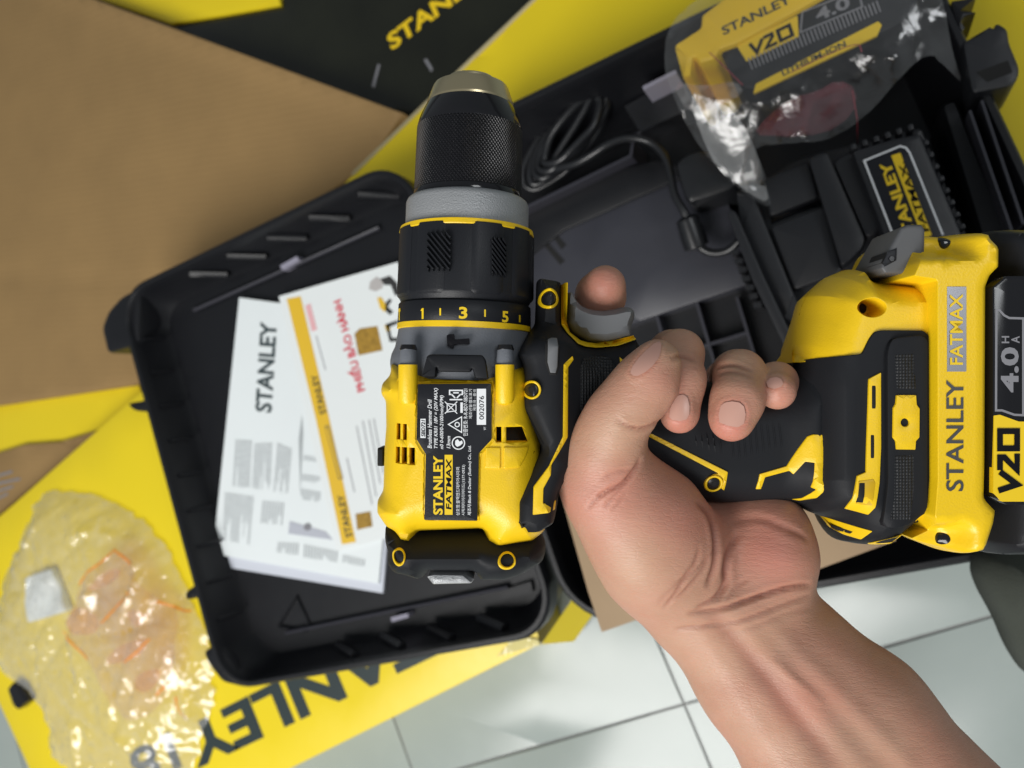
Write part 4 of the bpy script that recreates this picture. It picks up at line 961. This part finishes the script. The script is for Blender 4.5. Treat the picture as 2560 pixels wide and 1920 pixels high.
slab('case_side_channel', [(2345, 255), (2395, 235), (2535, 590), (2560, 700), (2480, 700)], .140, .0702, M['case'], base, bev=.010, res=.01, r=.006)
bar('channel_bead', (2425, 275), (2530, 575), .10, .156, .0016); bar('channel_bead', (2455, 250), (2560, 560), .10, .156, .0016)
# latch at the far end
lt_ = slab('latch', [(2405, 105), (2478, 62), (2484, 68), (2492, 55), (2503, 58), (2520, 70), (2525, 105), (2550, 165), (2548, 190), (2530, 215), (2430, 235), (2418, 180)], .158, .11, M['charger'], base, bev=.003, res=.01, r=.003)
slab('latch_gap', [(2402, 22), (2440, 28), (2412, 40), (2404, 52), (2412, 66), (2400, 90), (2380, 0), (2442, -10)], .150, .11, M['case'], base, bev=.002, res=.02)
slab('latch_pocket', [(2440, 180), (2520, 150), (2532, 180), (2470, 204)], .1588, .15, M['void'], lt_, bev=.0005)
# kraft divider board lying over the near rim
kb = slab('cardboard_divider', [(1404, 1245), (1470, 1480), (1504, 1581), (1583, 1553), (1800, 1492), (2012, 1436), (2240, 1352), (2200, 1180), (1700, 1120)], .1545, .1515, M['kraft2'], None, bev=.0004, res=.04)
tag(kb, 'plain brown cardboard divider sheet sticking out below the wrist', 'cardboard')
# ================================================================== papers in the lid

def sheet_at(name, px, z, m, label, cat, t=.0008):
    o = plate(name, GL(px, z), const(z), const(z-t), m, None, edge=0, res=.05); tag(o, label, cat); return o
lf0 = sheet_at('instruction_booklet', [(612, 770), (548, 1415), (957, 1483), (1010, 800)], LFZ+.0036, mat('grey_paper', (.56, .59, .66), .6), 'pale grey booklet lying under the white leaflet in the case lid', 'booklet', .003)
lf1 = sheet_at('leaflet', [(598, 744), (532, 1384), (946, 1459), (1012, 800)], LFZ+.0064, M['paper'], 'white leaflet printed with dark brand lettering and grey text blocks', 'leaflet', .0026)
LZ = LFZ+.0067
M['inkgrey'] = mat('grey_ink', (.30, .34, .36), .6)
wtext('leaflet_text', 'STANLEY', 665, 918, 86.5, 226, 42, LZ, mat('slate_ink', (.035, .055, .06), .6), lf1, bold=.03)
m = mat('fine_print', (.66, .70, .71), .6); nt, n, b = nodes(m)      # columns of print too small to read
tc = n.new('ShaderNodeTexCoord'); wv = n.new('ShaderNodeTexWave'); wv.inputs['Scale'].default_value = 150; wv.inputs['Distortion'].default_value = 1.2; wv.inputs['Detail Scale'].default_value = 6
mp = n.new('ShaderNodeMapping'); mp.inputs['Rotation'].default_value = (0, 0, math.radians(10)); nt.links.new(tc.outputs['Object'], mp.inputs[0]); nt.links.new(mp.outputs[0], wv.inputs['Vector'])
rp = n.new('ShaderNodeValToRGB'); rp.color_ramp.elements[0].position = .2; rp.color_ramp.elements[0].color = (.52, .56, .57, 1); rp.color_ramp.elements[1].position = .75; rp.color_ramp.elements[1].color = (.70, .74, .75, 1)
nt.links.new(wv.outputs['Fac'], rp.inputs[0]); nt.links.new(rp.outputs[0], b.inputs['Base Color']); M['fine'] = m
Y3 = lambda l: zs(l, 500, 640, 1.93)
def print_column(q, z, parent, rows, ink, seed):
    """column of print too small to read: broken word-length dashes, rows run along the sheet"""
    r = np.random.default_rng(seed); c = np.array(Y3(q)); V = []; F = []
    def at(u, v): return (c[0]*(1-u)+c[1]*u)*(1-v)+(c[3]*(1-u)+c[2]*u)*v
    for i in range(rows):
        u0 = (i+.2)/rows; u1 = (i+.72)/rows; v = 0.0; end = 1-(r.uniform(.1, .6) if r.random() < .25 else r.uniform(0, .04))
        while v < end:
            w = r.uniform(.02, .09); k = len(V)
            for a_, b_ in ((u0, v), (u1, v), (u1, min(v+w, end)), (u0, min(v+w, end))): V.append(G(*at(a_, b_), z))
            F.append((k, k+1, k+2, k+3)); v += w+r.uniform(.008, .02)
    mesh_obj('print_block', V, F, ink, parent, False)
ink = mat('print_ink', (.40, .43, .44), .6)
for i, (q, rows) in enumerate((([(170, 885), (252, 890), (240, 1120), (155, 1115)], 11), ([(262, 905), (350, 900), (340, 1135), (250, 1125)], 12), ([(372, 900), (445, 930), (425, 1150), (352, 1140)], 10),
          ([(120, 1140), (262, 1160), (240, 1395), (105, 1375)], 18), ([(300, 1180), (410, 1190), (400, 1300), (290, 1290)], 8), ([(375, 1380), (480, 1385), (475, 1445), (368, 1430)], 8), ([(500, 1390), (670, 1425), (662, 1480), (497, 1455)], 12), ([(690, 1440), (800, 1465), (795, 1500), (685, 1480)], 8), ([(470, 930), (500, 700), (506, 700), (478, 1270)], 1),
          ([(500, 960), (585, 975), (580, 1000), (497, 985)], 9), ([(492, 1050), (585, 1065), (580, 1100), (490, 1085)], 9), ([(486, 1120), (585, 1140), (580, 1190), (482, 1175)], 9))):
    print_column(q, LZ, lf1, rows, ink, i)
slab('print_bar', Y3([(432, 1280), (605, 1330), (640, 1370), (425, 1340)]), LZ+.0001, LZ-.0004, mat('grey_bar', (.44, .46, .52), .6), lf1, bev=0)
x, y = Y3([(518, 1308)])[0]; slab('print_dot', circ(x, y, 9), LZ+.0004, LZ-.0004, M['greyprint'], lf1, bev=0)
cd = sheet_at('warranty_card', [(697, 741), (995, 655), (1080, 1080), (1110, 1310), (842, 1377)], LFZ+.0085, M['paper2'], 'white warranty card with a yellow stripe, red title and gold seals', 'card', .0012)
WZ = LFZ+.0088
slab('card_stripe', Y3([(418, 207), (485, 195), (620, 770), (752, 1380), (685, 1392), (560, 790)]), WZ, WZ-.0004, M['stripe'], cd, bev=0)
wtext('card_text', 'PHIẾU BẢO HÀNH', 868, 866, 105, 236, 31, WZ, M['red'], cd, bold=.035)
wtext('card_text', 'STANLEY', 797, 986, 103, 100, 17, WZ+.0002, M['cartontext'], cd, bold=.02)
wtext('card_text', 'STANLEY', 862, 1290, 102, 108, 17, WZ+.0002, M['cartontext'], cd, bold=.02)
slab('card_fine_line', Y3([(600, 820), (622, 815), (690, 1075), (668, 1080)]), WZ+.0002, WZ-.0003, mat('stripe_print', (.34, .24, .06), .5), cd, bev=0, holes=[GL(Y3([(606, 830), (616, 828), (682, 1068), (672, 1070)]), WZ+.0002)])
for a, c in (((560, 385), (605, 550)), ((708, 975), (745, 1140)), ((755, 820), (830, 1200)), ((785, 795), (850, 1160)), ((815, 790), (870, 1100)), ((838, 785), (885, 1050))):
    bar('card_fine_line', Y3([a])[0], Y3([c])[0], WZ-.0004, WZ, .0012, mat('fine_ink', (.35, .36, .38), .6), cd, 0)
bar('card_fine_line', Y3([(520, 235)])[0], Y3([(552, 360)])[0], WZ-.0004, WZ, .006, M['pinkprint'], cd, 0)
gold = mat('gold_seal', (.34, .20, .03), .4, var=.7, vscale=260)
slab('gold_seal', Y3([(745, 375), (770, 350), (855, 338), (880, 455), (765, 480)]), WZ, WZ-.0004, gold, cd, bev=0)
slab('gold_seal', Y3([(750, 1245), (822, 1232), (832, 1305), (758, 1322)]), WZ, WZ-.0004, gold, cd, bev=0)
# little tool pictures printed on the card
pk = mat('picture_black', (.03, .03, .03), .5)
for q, mm in (([(820, 125), (850, 100), (885, 120), (880, 155), (845, 172), (815, 160)], mat('picture_grey', (.45, .43, .42), .5)), ([(870, 110), (915, 95), (950, 130), (960, 190), (940, 190), (920, 140), (890, 140)], pk),
              ([(855, 200), (875, 200), (905, 250), (890, 270), (868, 250)], M['stripe']), ([(895, 225), (915, 205), (925, 215), (905, 245), (932, 270), (915, 285), (893, 262)], pk),
              ([(895, 330), (950, 310), (955, 325), (912, 345), (925, 395), (955, 395), (952, 412), (915, 415)], pk), ([(890, 335), (912, 328), (918, 360), (900, 365)], M['stripe'])):
    slab('tool_picture', Y3(q), WZ+.0001, WZ-.0004, mm, cd, bev=0)

# ================================================================== charger, cord
E5 = lambda l: zs(l, 1700, 340, 3.072)
ch = root('battery_charger', (*G(2150, 600, .0705)[:2], .0705), 'black battery charger with a yellow lettered label, lying in the case base', 'charger')
def cb(nm, p, z1, z0=.0708, m='charger', bev=.002, r=.003, parent=ch, **k): return slab(nm, E5(p), z1, z0, M[m], parent, bev=bev, res=.02, r=r, **k)
cb('charger_base', [(420, 430), (640, 340), (860, 190), (1130, 100), (1500, 30), (1850, -70), (2230, 800), (1500, 1500), (900, 1700), (870, 1500)], .128)
cb('charging_pad', [(640, 330), (985, 195), (1062, 470), (690, 618)], .137, bev=.0015)
cb('pad_channel', [(690, 600), (1085, 460), (1095, 530), (692, 688)], .1315, m='gloss', bev=.004, r=.001)
cb('charging_pad', [(690, 700), (1105, 540), (1245, 1050), (875, 1182)], .137, bev=.0015)
cb('charger_rail', [(985, 170), (1060, 130), (1130, 118), (1420, 780), (1400, 860), (1300, 960), (1240, 1000)], .146, bev=.0015)
cb('charger_rail', [(430, 420), (560, 440), (860, 1180), (980, 1500), (900, 1640), (480, 760)], .142, bev=.0015)
cb('charger_rail', [(1180, 205), (1240, 150), (1340, 110), (1560, 640), (1510, 760), (1430, 780)], .144, bev=.0015)
head = cb('charger_head', [(1310, 110), (1640, 10), (1850, -30), (2150, 690), (2230, 900), (1640, 980)], .160, bev=.004)
for k in range(9):
    x, y = 1870+k*40, 60+k*92
    cb('cooling_fin', [(x-25, y-20), (x+30, y-42), (x+52, y-2), (x, y+18)], .154, .12, bev=.001, r=.001)
for k in range(6):
    x, y = 1320+k*88, 70-k*30
    cb('cooling_fin', [(x-18, y-5), (x+28, y-22), (x+42, y+28), (x-4, y+40)], .154, .12, bev=.001, r=.001)
HZ = .1604
lb = plate('charger_label', rnd(GL(E5([(1408, 188), (1700, 72), (1750, 90), (1775, 140), (2040, 780), (1660, 820)]), HZ), .002), const(HZ), const(.158), M['label'], ch, edge=.0001, res=.05)
fr = [G(*p, HZ+.0003)[:2] for p in E5([(1640, 770), (1415, 190), (1690, 78), (1735, 90), (1765, 130), (2020, 760)])]
strokes('label_frame', [(fr, False)], .0011, const(HZ+.0003), M['white'], lb)
wtext('label_text', 'STANLEY', 2248, 506, 110, 215, 29, HZ+.0003, M['yellow_print'], lb, bold=.035)
slab('label_panel', E5([(1622, 150), (1692, 128), (1935, 760), (1865, 790)]), HZ+.0003, HZ-.0005, M['yellow_print'], lb, bev=0)
wtext('label_text', 'FATMAX.', 2284, 492, 110, 186, 17, HZ+.0006, M['blackprint'], lb, bold=.02, shear=.1)
# cord: one long strand, coiled then run to the charger's plug
Y4 = lambda l: zs(l, 1200, 60, 2.765)
P = []
d0 = np.array([.62, -.785]); n0 = np.array([.785, .62])
for k in range(5*16):
    t = 2*math.pi*k/16; L = k//16; c = np.array([600+L*9, 790-L*14]); ex = 440-L*34; ey = 150-L*14
    q = c+d0*ex*math.cos(t)+n0*ey*math.sin(t)+RNG.normal(0, 9, 2)
    x, y = Y4([q])[0]; z = .100+.0045*L+.003*math.sin(t*2+L); P.append(G(x, y, z))
for q, z in (((430, 1060), .108), ((520, 1005), .116), ((660, 970), .122), ((780, 900), .125), ((880, 830), .126), ((1000, 785), .122), ((1120, 790), .118), ((1220, 840), .116), ((1290, 930), .116), ((1322, 1060), .118), ((1340, 1180), .120), ((1400, 1280), .120), ((1430, 1340), .118)):
    P.append(G(*Y4([q])[0], z))
cord = root('power_cord', tuple(G(1420, 330, .0965)), 'glossy black power cord coiled in the corner of the case base', 'cord')
tube('cord_strand', P, .0031, M['cord'], cord, seg=9, sub=2)
a = G(*Y4([(1425, 1330)])[0], .117); c = G(*Y4([(1480, 1490)])[0], .112)
lathe('cord_grip', [(0, .005), (.002, .0085), (.016, .0095), (.024, .0095), (.0255, .006)], M['cord'], cord, a, c, 24)
tube('cord_strand', [G(*Y4([q])[0], z) for q, z in (((1490, 1500), .112), ((1530, 1555), .110), ((1610, 1590), .108), ((1720, 1570), .108), ((1790, 1500), .112))], .0031, M['cord'], cord, seg=9)
ab = slab('adapter_plug', Y4([(1338, 960), (1420, 890), (1560, 850), (1700, 980), (1800, 1120), (1640, 1185), (1440, 1245), (1400, 1180)]), .128, .0705, M['cord'], cord, bev=.006, res=.01, r=.010)

# ================================================================== film bags
def film_mat(name, haze=.10, tint=(.995, .995, .99), crease=.12, base=(.85, .86, .86)):
    m = bpy.data.materials.new(name); m.use_nodes = True; nt = m.node_tree; n = nt.nodes; b = n['Principled BSDF']
    b.inputs['Base Color'].default_value = (.85, .86, .86, 1); b.inputs['Roughness'].default_value = .16; b.inputs['Specular IOR Level'].default_value = 1.0
    t = n.new('ShaderNodeBsdfTransparent'); t.inputs[0].default_value = (*tint, 1)
    lw = n.new('ShaderNodeLayerWeight'); lw.inputs['Blend'].default_value = .35
    fac = mth(nt, 'ADD', mth(nt, 'MULTIPLY', lw.outputs['Facing'], .13), haze)
    tc = n.new('ShaderNodeTexCoord'); nz = n.new('ShaderNodeTexNoise'); nz.inputs['Scale'].default_value = 45; nz.inputs['Detail'].default_value = 5; nz.inputs['Distortion'].default_value = 1.5; nt.links.new(tc.outputs['Object'], nz.inputs['Vector'])
    # stress-whitened crease lines in the film
    ofs = n.new('ShaderNodeVectorMath'); ofs.operation = 'MULTIPLY_ADD'; ofs.inputs[1].default_value = (.03, .03, .03); nt.links.new(nz.outputs['Color'], ofs.inputs[0]); nt.links.new(tc.outputs['Object'], ofs.inputs[2])
    v = n.new('ShaderNodeTexVoronoi'); v.feature = 'DISTANCE_TO_EDGE'; v.inputs['Scale'].default_value = 26; nt.links.new(ofs.outputs[0], v.inputs['Vector'])
    mr = n.new('ShaderNodeMapRange'); mr.inputs[1].default_value = 0; mr.inputs[2].default_value = .09; mr.inputs[3].default_value = crease; mr.inputs[4].default_value = 0; nt.links.new(v.outputs['Distance'], mr.inputs[0])
    mot = n.new('ShaderNodeMapRange'); mot.inputs[1].default_value = .45; mot.inputs[2].default_value = .75; mot.inputs[3].default_value = 0; mot.inputs[4].default_value = haze*.8; nt.links.new(nz.outputs['Fac'], mot.inputs[0])
    fac = mth(nt, 'ADD', mth(nt, 'ADD', fac, mr.outputs[0]), mot.outputs[0])
    bp = n.new('ShaderNodeBump'); bp.inputs['Strength'].default_value = .35; bp.inputs['Distance'].default_value = .002
    nt.links.new(mth(nt, 'ADD', mth(nt, 'MINIMUM', v.outputs['Distance'], .3), mth(nt, 'MULTIPLY', nz.outputs['Fac'], .6)), bp.inputs['Height']); nt.links.new(bp.outputs[0], b.inputs['Normal'])
    df = n.new('ShaderNodeBsdfDiffuse'); df.inputs[0].default_value = (*base, 1)
    mx = n.new('ShaderNodeMixShader'); nt.links.new(fac, mx.inputs[0]); nt.links.new(t.outputs[0], mx.inputs[1]); nt.links.new(df.outputs[0], mx.inputs[2])
    gl = n.new('ShaderNodeBsdfGlossy'); gl.inputs['Roughness'].default_value = .15; nt.links.new(bp.outputs[0], gl.inputs['Normal'])
    m2 = n.new('ShaderNodeMixShader'); nt.links.new(mth(nt, 'ADD', mth(nt, 'MULTIPLY', lw.outputs['Facing'], .30), .07), m2.inputs[0]); nt.links.new(mx.outputs[0], m2.inputs[1]); nt.links.new(gl.outputs[0], m2.inputs[2])
    nt.links.new(m2.outputs[0], n['Material Output'].inputs['Surface'])
    return m
M['film'] = film_mat('clear_film', .02, crease=0); M['film2'] = film_mat('crinkled_film', .13, crease=.02); M['film3'] = film_mat('milky_film', .18, crease=0)
M['redfilm'] = film_mat('red_printed_film', .45, (.6, .2, .24), base=(.14, .01, .024))
M['orangeink'] = mat('orange_ink', (.80, .26, .02), .4)
def crumple(q, amp, f, seed, n=7):
    r = np.random.default_rng(seed); z = np.zeros(len(q))
    w = q+.012*np.stack([np.sin(q[:, 1]*f*1.3+1), np.sin(q[:, 0]*f*1.1+2)], 1)
    for i in range(n):
        a = r.uniform(0, math.pi); k = f*r.uniform(.6, 2.2); s = ((w@np.array([math.cos(a), math.sin(a)]))*k/6.283+r.uniform()) % 1
        z += np.abs(s-.5)*2/(k/f)
    return amp*(z/n*2-.5)
def folds(q, amp, seed, n):
    """local sharp pleats: each a short ridge line of its own direction, width and reach"""
    r = np.random.default_rng(seed); lo_, hi_ = q.min(0), q.max(0); z = np.zeros(len(q))
    for i in range(n):
        c = lo_+r.random(2)*(hi_-lo_); a = r.uniform(0, math.pi); L = r.uniform(.015, .055); w = r.uniform(.0035, .011); k = r.choice([-.7, 1, 1])*r.uniform(.35, 1)
        d = q-c; u = d@np.array([math.cos(a), math.sin(a)]); v = d@np.array([-math.sin(a), math.cos(a)])+6*r.normal()*u*u
        z += k*np.maximum(0, 1-np.abs(v)/w)**1.2*np.exp(-(u/L)**2)
    return amp*z
def film(name, poly, zf, m, parent, spacing, amp=.003, seed=1, smooth_=False):
    """crinkled film: an uneven net of small flat facets between random pinch points"""
    r = np.random.default_rng(seed); poly = np.asarray(poly)
    if area2(poly) < 0: poly = poly[::-1]
    b = dens(poly, spacing*.8); n = len(b); lo_, hi_ = poly.min(0), poly.max(0)
    k = int((hi_-lo_).prod()/(spacing**2)); q = lo_+r.random((k, 2))*(hi_-lo_); q = q[inside(q, poly)]; q = q[pdist(q, poly) > spacing*.35]
    keep = []
    if len(q) < 1500: tmp = q
    else: keep = list(q); tmp = []
    for p in tmp:
        if all((p[0]-t[0])**2+(p[1]-t[1])**2 > (spacing*r.uniform(.25, .8))**2 for t in keep): keep.append(p)
    q = np.vstack([b, np.array(keep)]) if keep else b
    rr = delaunay_2d_cdt([Vector(t) for t in q], [(i, (i+1) % n) for i in range(n)], [], 0, 1e-7)
    v = np.array([(t[0], t[1]) for t in rr[0]]); tri = [t for t in rr[2] if len(t) == 3]
    cen = np.array([v[list(t)].mean(0) for t in tri]); tri = [t for t, g in zip(tri, inside(cen, poly)) if g]
    z = zf(v)+r.normal(0, 1, len(v)).clip(-1.6, 1.6)*amp*np.clip(pdist(v, poly)/.006, .25, 1)
    return mesh_obj(name, np.column_stack([v, z]), tri, m, parent, smooth_)
def on_film(o, off):
    me = o.data; t = BVHTree.FromPolygons([tuple(v.co) for v in me.vertices], [tuple(p.vertices) for p in me.polygons])
    def f(q):
        out = []
        for x, y in q:
            h = t.ray_cast(Vector((x, y, .5)), Vector((0, 0, -1))); out.append((h[0].z if h[0] is not None else .08)+off)
        return np.array(out)
    return f
def dens_open(p):
    p = np.asarray(p); o = [p[0]]
    for a, c in zip(p[:-1], p[1:]):
        k = max(1, int(np.linalg.norm(c-a)/.002)); o += [a+(c-a)*(i+1)/k for i in range(k)]
    return np.array(o)
# bag of small parts on the yellow carton
bag_px = chaikin([(91, 1239), (160, 1225), (234, 1239), (325, 1278), (391, 1330), (434, 1408), (480, 1500), (521, 1612), (542, 1721), (512, 1816), (469, 1960), (165, 1960), (104, 1764), (43, 1712), (-10, 1669), (-15, 1521), (43, 1382), (70, 1300)], 1)
bag_px = dens(np.array(bag_px), 14); bag_px = bag_px+RNG.normal(0, 4.5, bag_px.shape)
bagp = GL(bag_px, CZ+.004)
bg = root('parts_bag', tuple(G(280, 1600, CZ)), 'crumpled clear plastic bag with orange print lying on the yellow carton', 'plastic bag')
def bz(q): d = pdist(q, bagp); return CZ+.0035+.030*(1-np.exp(-(d/.028)**1.3))+folds(q, .0085, 3, 75)*np.clip(d/.012, .15, 1)
bagf = film('bag_film', bagp, bz, M['film2'], bg, .0038, .0006, 5, True)
E9 = lambda l: zs(l, 0, 1200, 2.304)
inbag = on_film(bagf, .0006)
for pts in ([(640, 405), (590, 470), (510, 540), (470, 600)], [(640, 405), (700, 460), (730, 490)], [(760, 640), (690, 720), (600, 820)], [(870, 710), (960, 775), (1000, 790)], [(860, 915), (800, 990), (735, 1045)], [(960, 1165), (900, 1240)], [(380, 870), (440, 940), (520, 1030)], [(985, 1260), (1000, 1340), (1020, 1400)]):
    ln = chaikin([G(*E9([p])[0], CZ+.03)[:2] for p in pts], 2, False); strokes('bag_print', [(dens_open(ln), False)], .0020, inbag, M['orangeink'], bg)
oin = film_mat('orange_printed_film', .18, (1.0, .76, .36), base=(.88, .46, .06))
for pts in ([(520, 640), (600, 530), (680, 505), (690, 560), (600, 620)], [(370, 870), (430, 720), (540, 740), (600, 840), (520, 900)], [(600, 1060), (680, 960), (760, 930), (850, 900), (840, 1000), (720, 1050)], [(790, 1120), (900, 1080), (930, 1120), (860, 1230), (780, 1200)], [(720, 760), (800, 740), (850, 800), (780, 860)]):
    film('bag_print', GL(chaikin(E9(pts), 2), CZ+.03), on_film(bagf, -.0008), oin, bg, .004, 0)
film('bag_print', GL(chaikin(E9([(640, 400), (740, 480), (800, 640), (960, 780), (980, 1000), (960, 1180), (900, 1330), (760, 1400), (640, 1300), (520, 1040), (380, 880), (430, 700), (500, 540)]), 2), CZ+.03), on_film(bagf, -.0016), film_mat('peach_printed_film', .06, (1.0, .86, .52), base=(.9, .62, .2)), bg, .005, 0)
sp_ = plate('desiccant_packet', rnd(GL(E9([(130, 565), (280, 512), (375, 760), (140, 830)]), CZ+.012), .004), lambda q: CZ+.010+.004*np.sin(q[:, 0]*120)*np.sin(q[:, 1]*110), const(CZ+.0015), M['paper'], None, edge=.002, res=.004)
tag(sp_, 'small white desiccant packet inside the crumpled bag', 'packet')
bc = plate('bit_clip', rnd(GL(E9([(38, 1205), (70, 1165), (110, 1185), (160, 1275), (100, 1328), (70, 1300)]), CZ+.012), .003), const(CZ+.012), const(CZ+.0006), M['gloss'], None, edge=.003, res=.004)
tag(bc, 'small glossy black plastic clip poking out beside the crumpled bag', 'clip')

# spare battery wrapped in film, in the far corner of the base
E8 = lambda l: zs(l, 1640, 0, 2.404)
sb = root('spare_battery', (*G(1950, 150, .0705)[:2], .0705), 'spare yellow and black battery wrapped in a clear bag in the case', 'battery')
def sp2(nm, p, z1, z0, m, parent=sb, bev=.002, r=.002): return slab(nm, E8(p), z1, z0, M[m], parent, bev=bev, res=.02, r=r)
yb = sp2('battery_shell', [(105, 265), (265, 160), (270, 85), (420, -30), (1100, -320), (1230, -150), (960, 8), (480, 268), (385, 300), (352, 360), (262, 382), (225, 340), (212, 455), (160, 470)], .176, .0705, 'yellow_grain', bev=.004)
bk = sp2('battery_case', [(385, 310), (430, 285), (480, 262), (960, 2), (1300, -140), (1560, -60), (1590, 60), (1420, 170), (600, 540), (520, 530), (430, 420)], .172, .0705, 'plastic', bev=.003)
ZB = .1722
sp2('voltage_badge', [(485, 275), (850, 92), (858, 220), (545, 370)], ZB, .17, 'yellow_print', bk, 0, .0008)
fr = [G(*p, ZB)[:2] for p in E8([(880, 72), (1215, -60), (1240, 40), (868, 195)])]; strokes('capacity_frame', [(fr, True)], .001, const(ZB), M['greyprint'], bk)
wtext('capacity_text', '4.0', *E8([(1060, 52)])[0], 24, 92, 30, ZB, M['greyprint'], bk, bold=.03)
o0 = G(*E8([(585, 332)])[0], ZB+.0003)[:2]; v20('voltage_text', o0, G(*E8([(830, 212)])[0], ZB+.0003)[:2]-o0, G(*E8([(562, 262)])[0], ZB+.0003)[:2]-o0, .0022, const(ZB+.0003), M['blackprint'], bk)
for k in range(34):
    t = k/33; x = 565+t*770; y = 385-t*345
    p = E8([(x-14, y-34), (x-6, y-38), (x+18, y+28), (x+10, y+32)]); slab('case_rib', p, ZB+.0006, .17, M['greyprint'], bk, bev=0)
lw_ = sp2('label_band', [(585, 562), (600, 505), (1335, 128), (1357, 150), (1330, 212)], ZB+.0004, .17, 'yellow_print', bk, 0, .0006)
wtext('band_text', 'LITHIUM-ION', *E8([(945, 352)])[0], 25.5, 175, 15, ZB+.0008, M['cartontext'], lw_, bold=.02)
wtext('brand_text', 'STANLEY', *E8([(600, 90)])[0], 26, 190, 22, .1764, M['cartontext'], yb, bold=.02)
fp = chaikin([(300, 40), (180, 100), (92, 250), (76, 430), (100, 545), (205, 800), (330, 960), (420, 1045), (560, 1160), (680, 1222), (655, 1100), (600, 960), (590, 865), (800, 850), (990, 830), (1200, 720), (1440, 510), (1640, 330), (1760, 385), (1868, 455), (1800, 320), (1730, 120), (1690, -60), (1500, -260), (900, -330)], 1)
fpw = GL(E8(fp), .165)
wr = root('battery_wrap', (*G(1950, 150, .0705)[:2], .0705), 'clear plastic bag with red print wrapped around the spare battery', 'plastic bag')
bkp = GL(E8([(105, 265), (270, 100), (1100, -320), (1560, -60), (1420, 190), (590, 570), (160, 480)]), .176)
def wz(q):
    d = pdist(q, bkp); d = np.where(inside(q, bkp), 0, d)
    return .1795-.034*smooth(d/.06)+folds(q, .0062, 11, 44)*(.15+.85*smooth(d/.02))+.0014
wrf = film('wrap_film', fpw, wz, M['film'], wr, .0036, .0001, 9, True)
film('wrap_print', GL(E8(chaikin([(592, 862), (700, 760), (800, 690), (965, 640), (1100, 560), (1210, 600), (1190, 710), (1000, 828), (800, 848)], 1)), .150), on_film(wrf, -.001), M['redfilm'], wr, .005, 0)
film('wrap_print', GL(E8(chaikin([(130, 560), (330, 600), (520, 560), (560, 640), (420, 700), (240, 760)], 1)), .155), on_film(wrf, -.001), film_mat('faint_red_film', .06, (.92, .70, .70)), wr, .005, 0)
for pts in ([(345, 370), (420, 440), (540, 560)], [(1180, 560), (1200, 640), (1215, 720)], [(820, 490), (1000, 400), (1220, 310), (1235, 370)]):
    ln = chaikin([G(*E8([p])[0], .165)[:2] for p in pts], 2, False); strokes('wrap_print', [(ln, False)], .0006, on_film(wrf, -.0006), mat('dark_red_ink', (.30, .03, .05), .5), wr)
film('wrap_tail', GL(E8(chaikin([(240, 640), (330, 960), (420, 1045), (560, 1160), (680, 1222), (650, 1080), (592, 870), (500, 740), (400, 690)], 1)), .152), lambda q: on_film(wrf, .0025)(q), M['film3'], wr, .008, .001, 4, True)
# ================================================================== trouser leg at the edge of the frame
tr = rnd(UL([(2482, 1395), (2472, 1440), (2490, 1490), (2530, 1560), (2562, 1640), (2615, 1720), (2800, 1760), (2840, 1400), (2600, 1370)], -.13), .01)
ht = inflate(tr, .045, .045, 2.0, 0.0)
def tz(q): return -.13+ht(q)+.0025*np.sin((q[:, 0]*.9-q[:, 1]*.35)*260+np.sin(q[:, 1]*60)*1.5)*np.clip(ht(q)/.02, 0, 1)
M['cloth'] = mat('grey_green_cloth', (.060, .068, .055), .9, bump=.6, bscale=700, bdist=.0006, var=.12, vscale=40)
plate('trouser_leg', tr, tz, const(-.15), M['cloth'], hand_o, edge=0, res=.004, rings=(.001, .004, .01), angle=180)
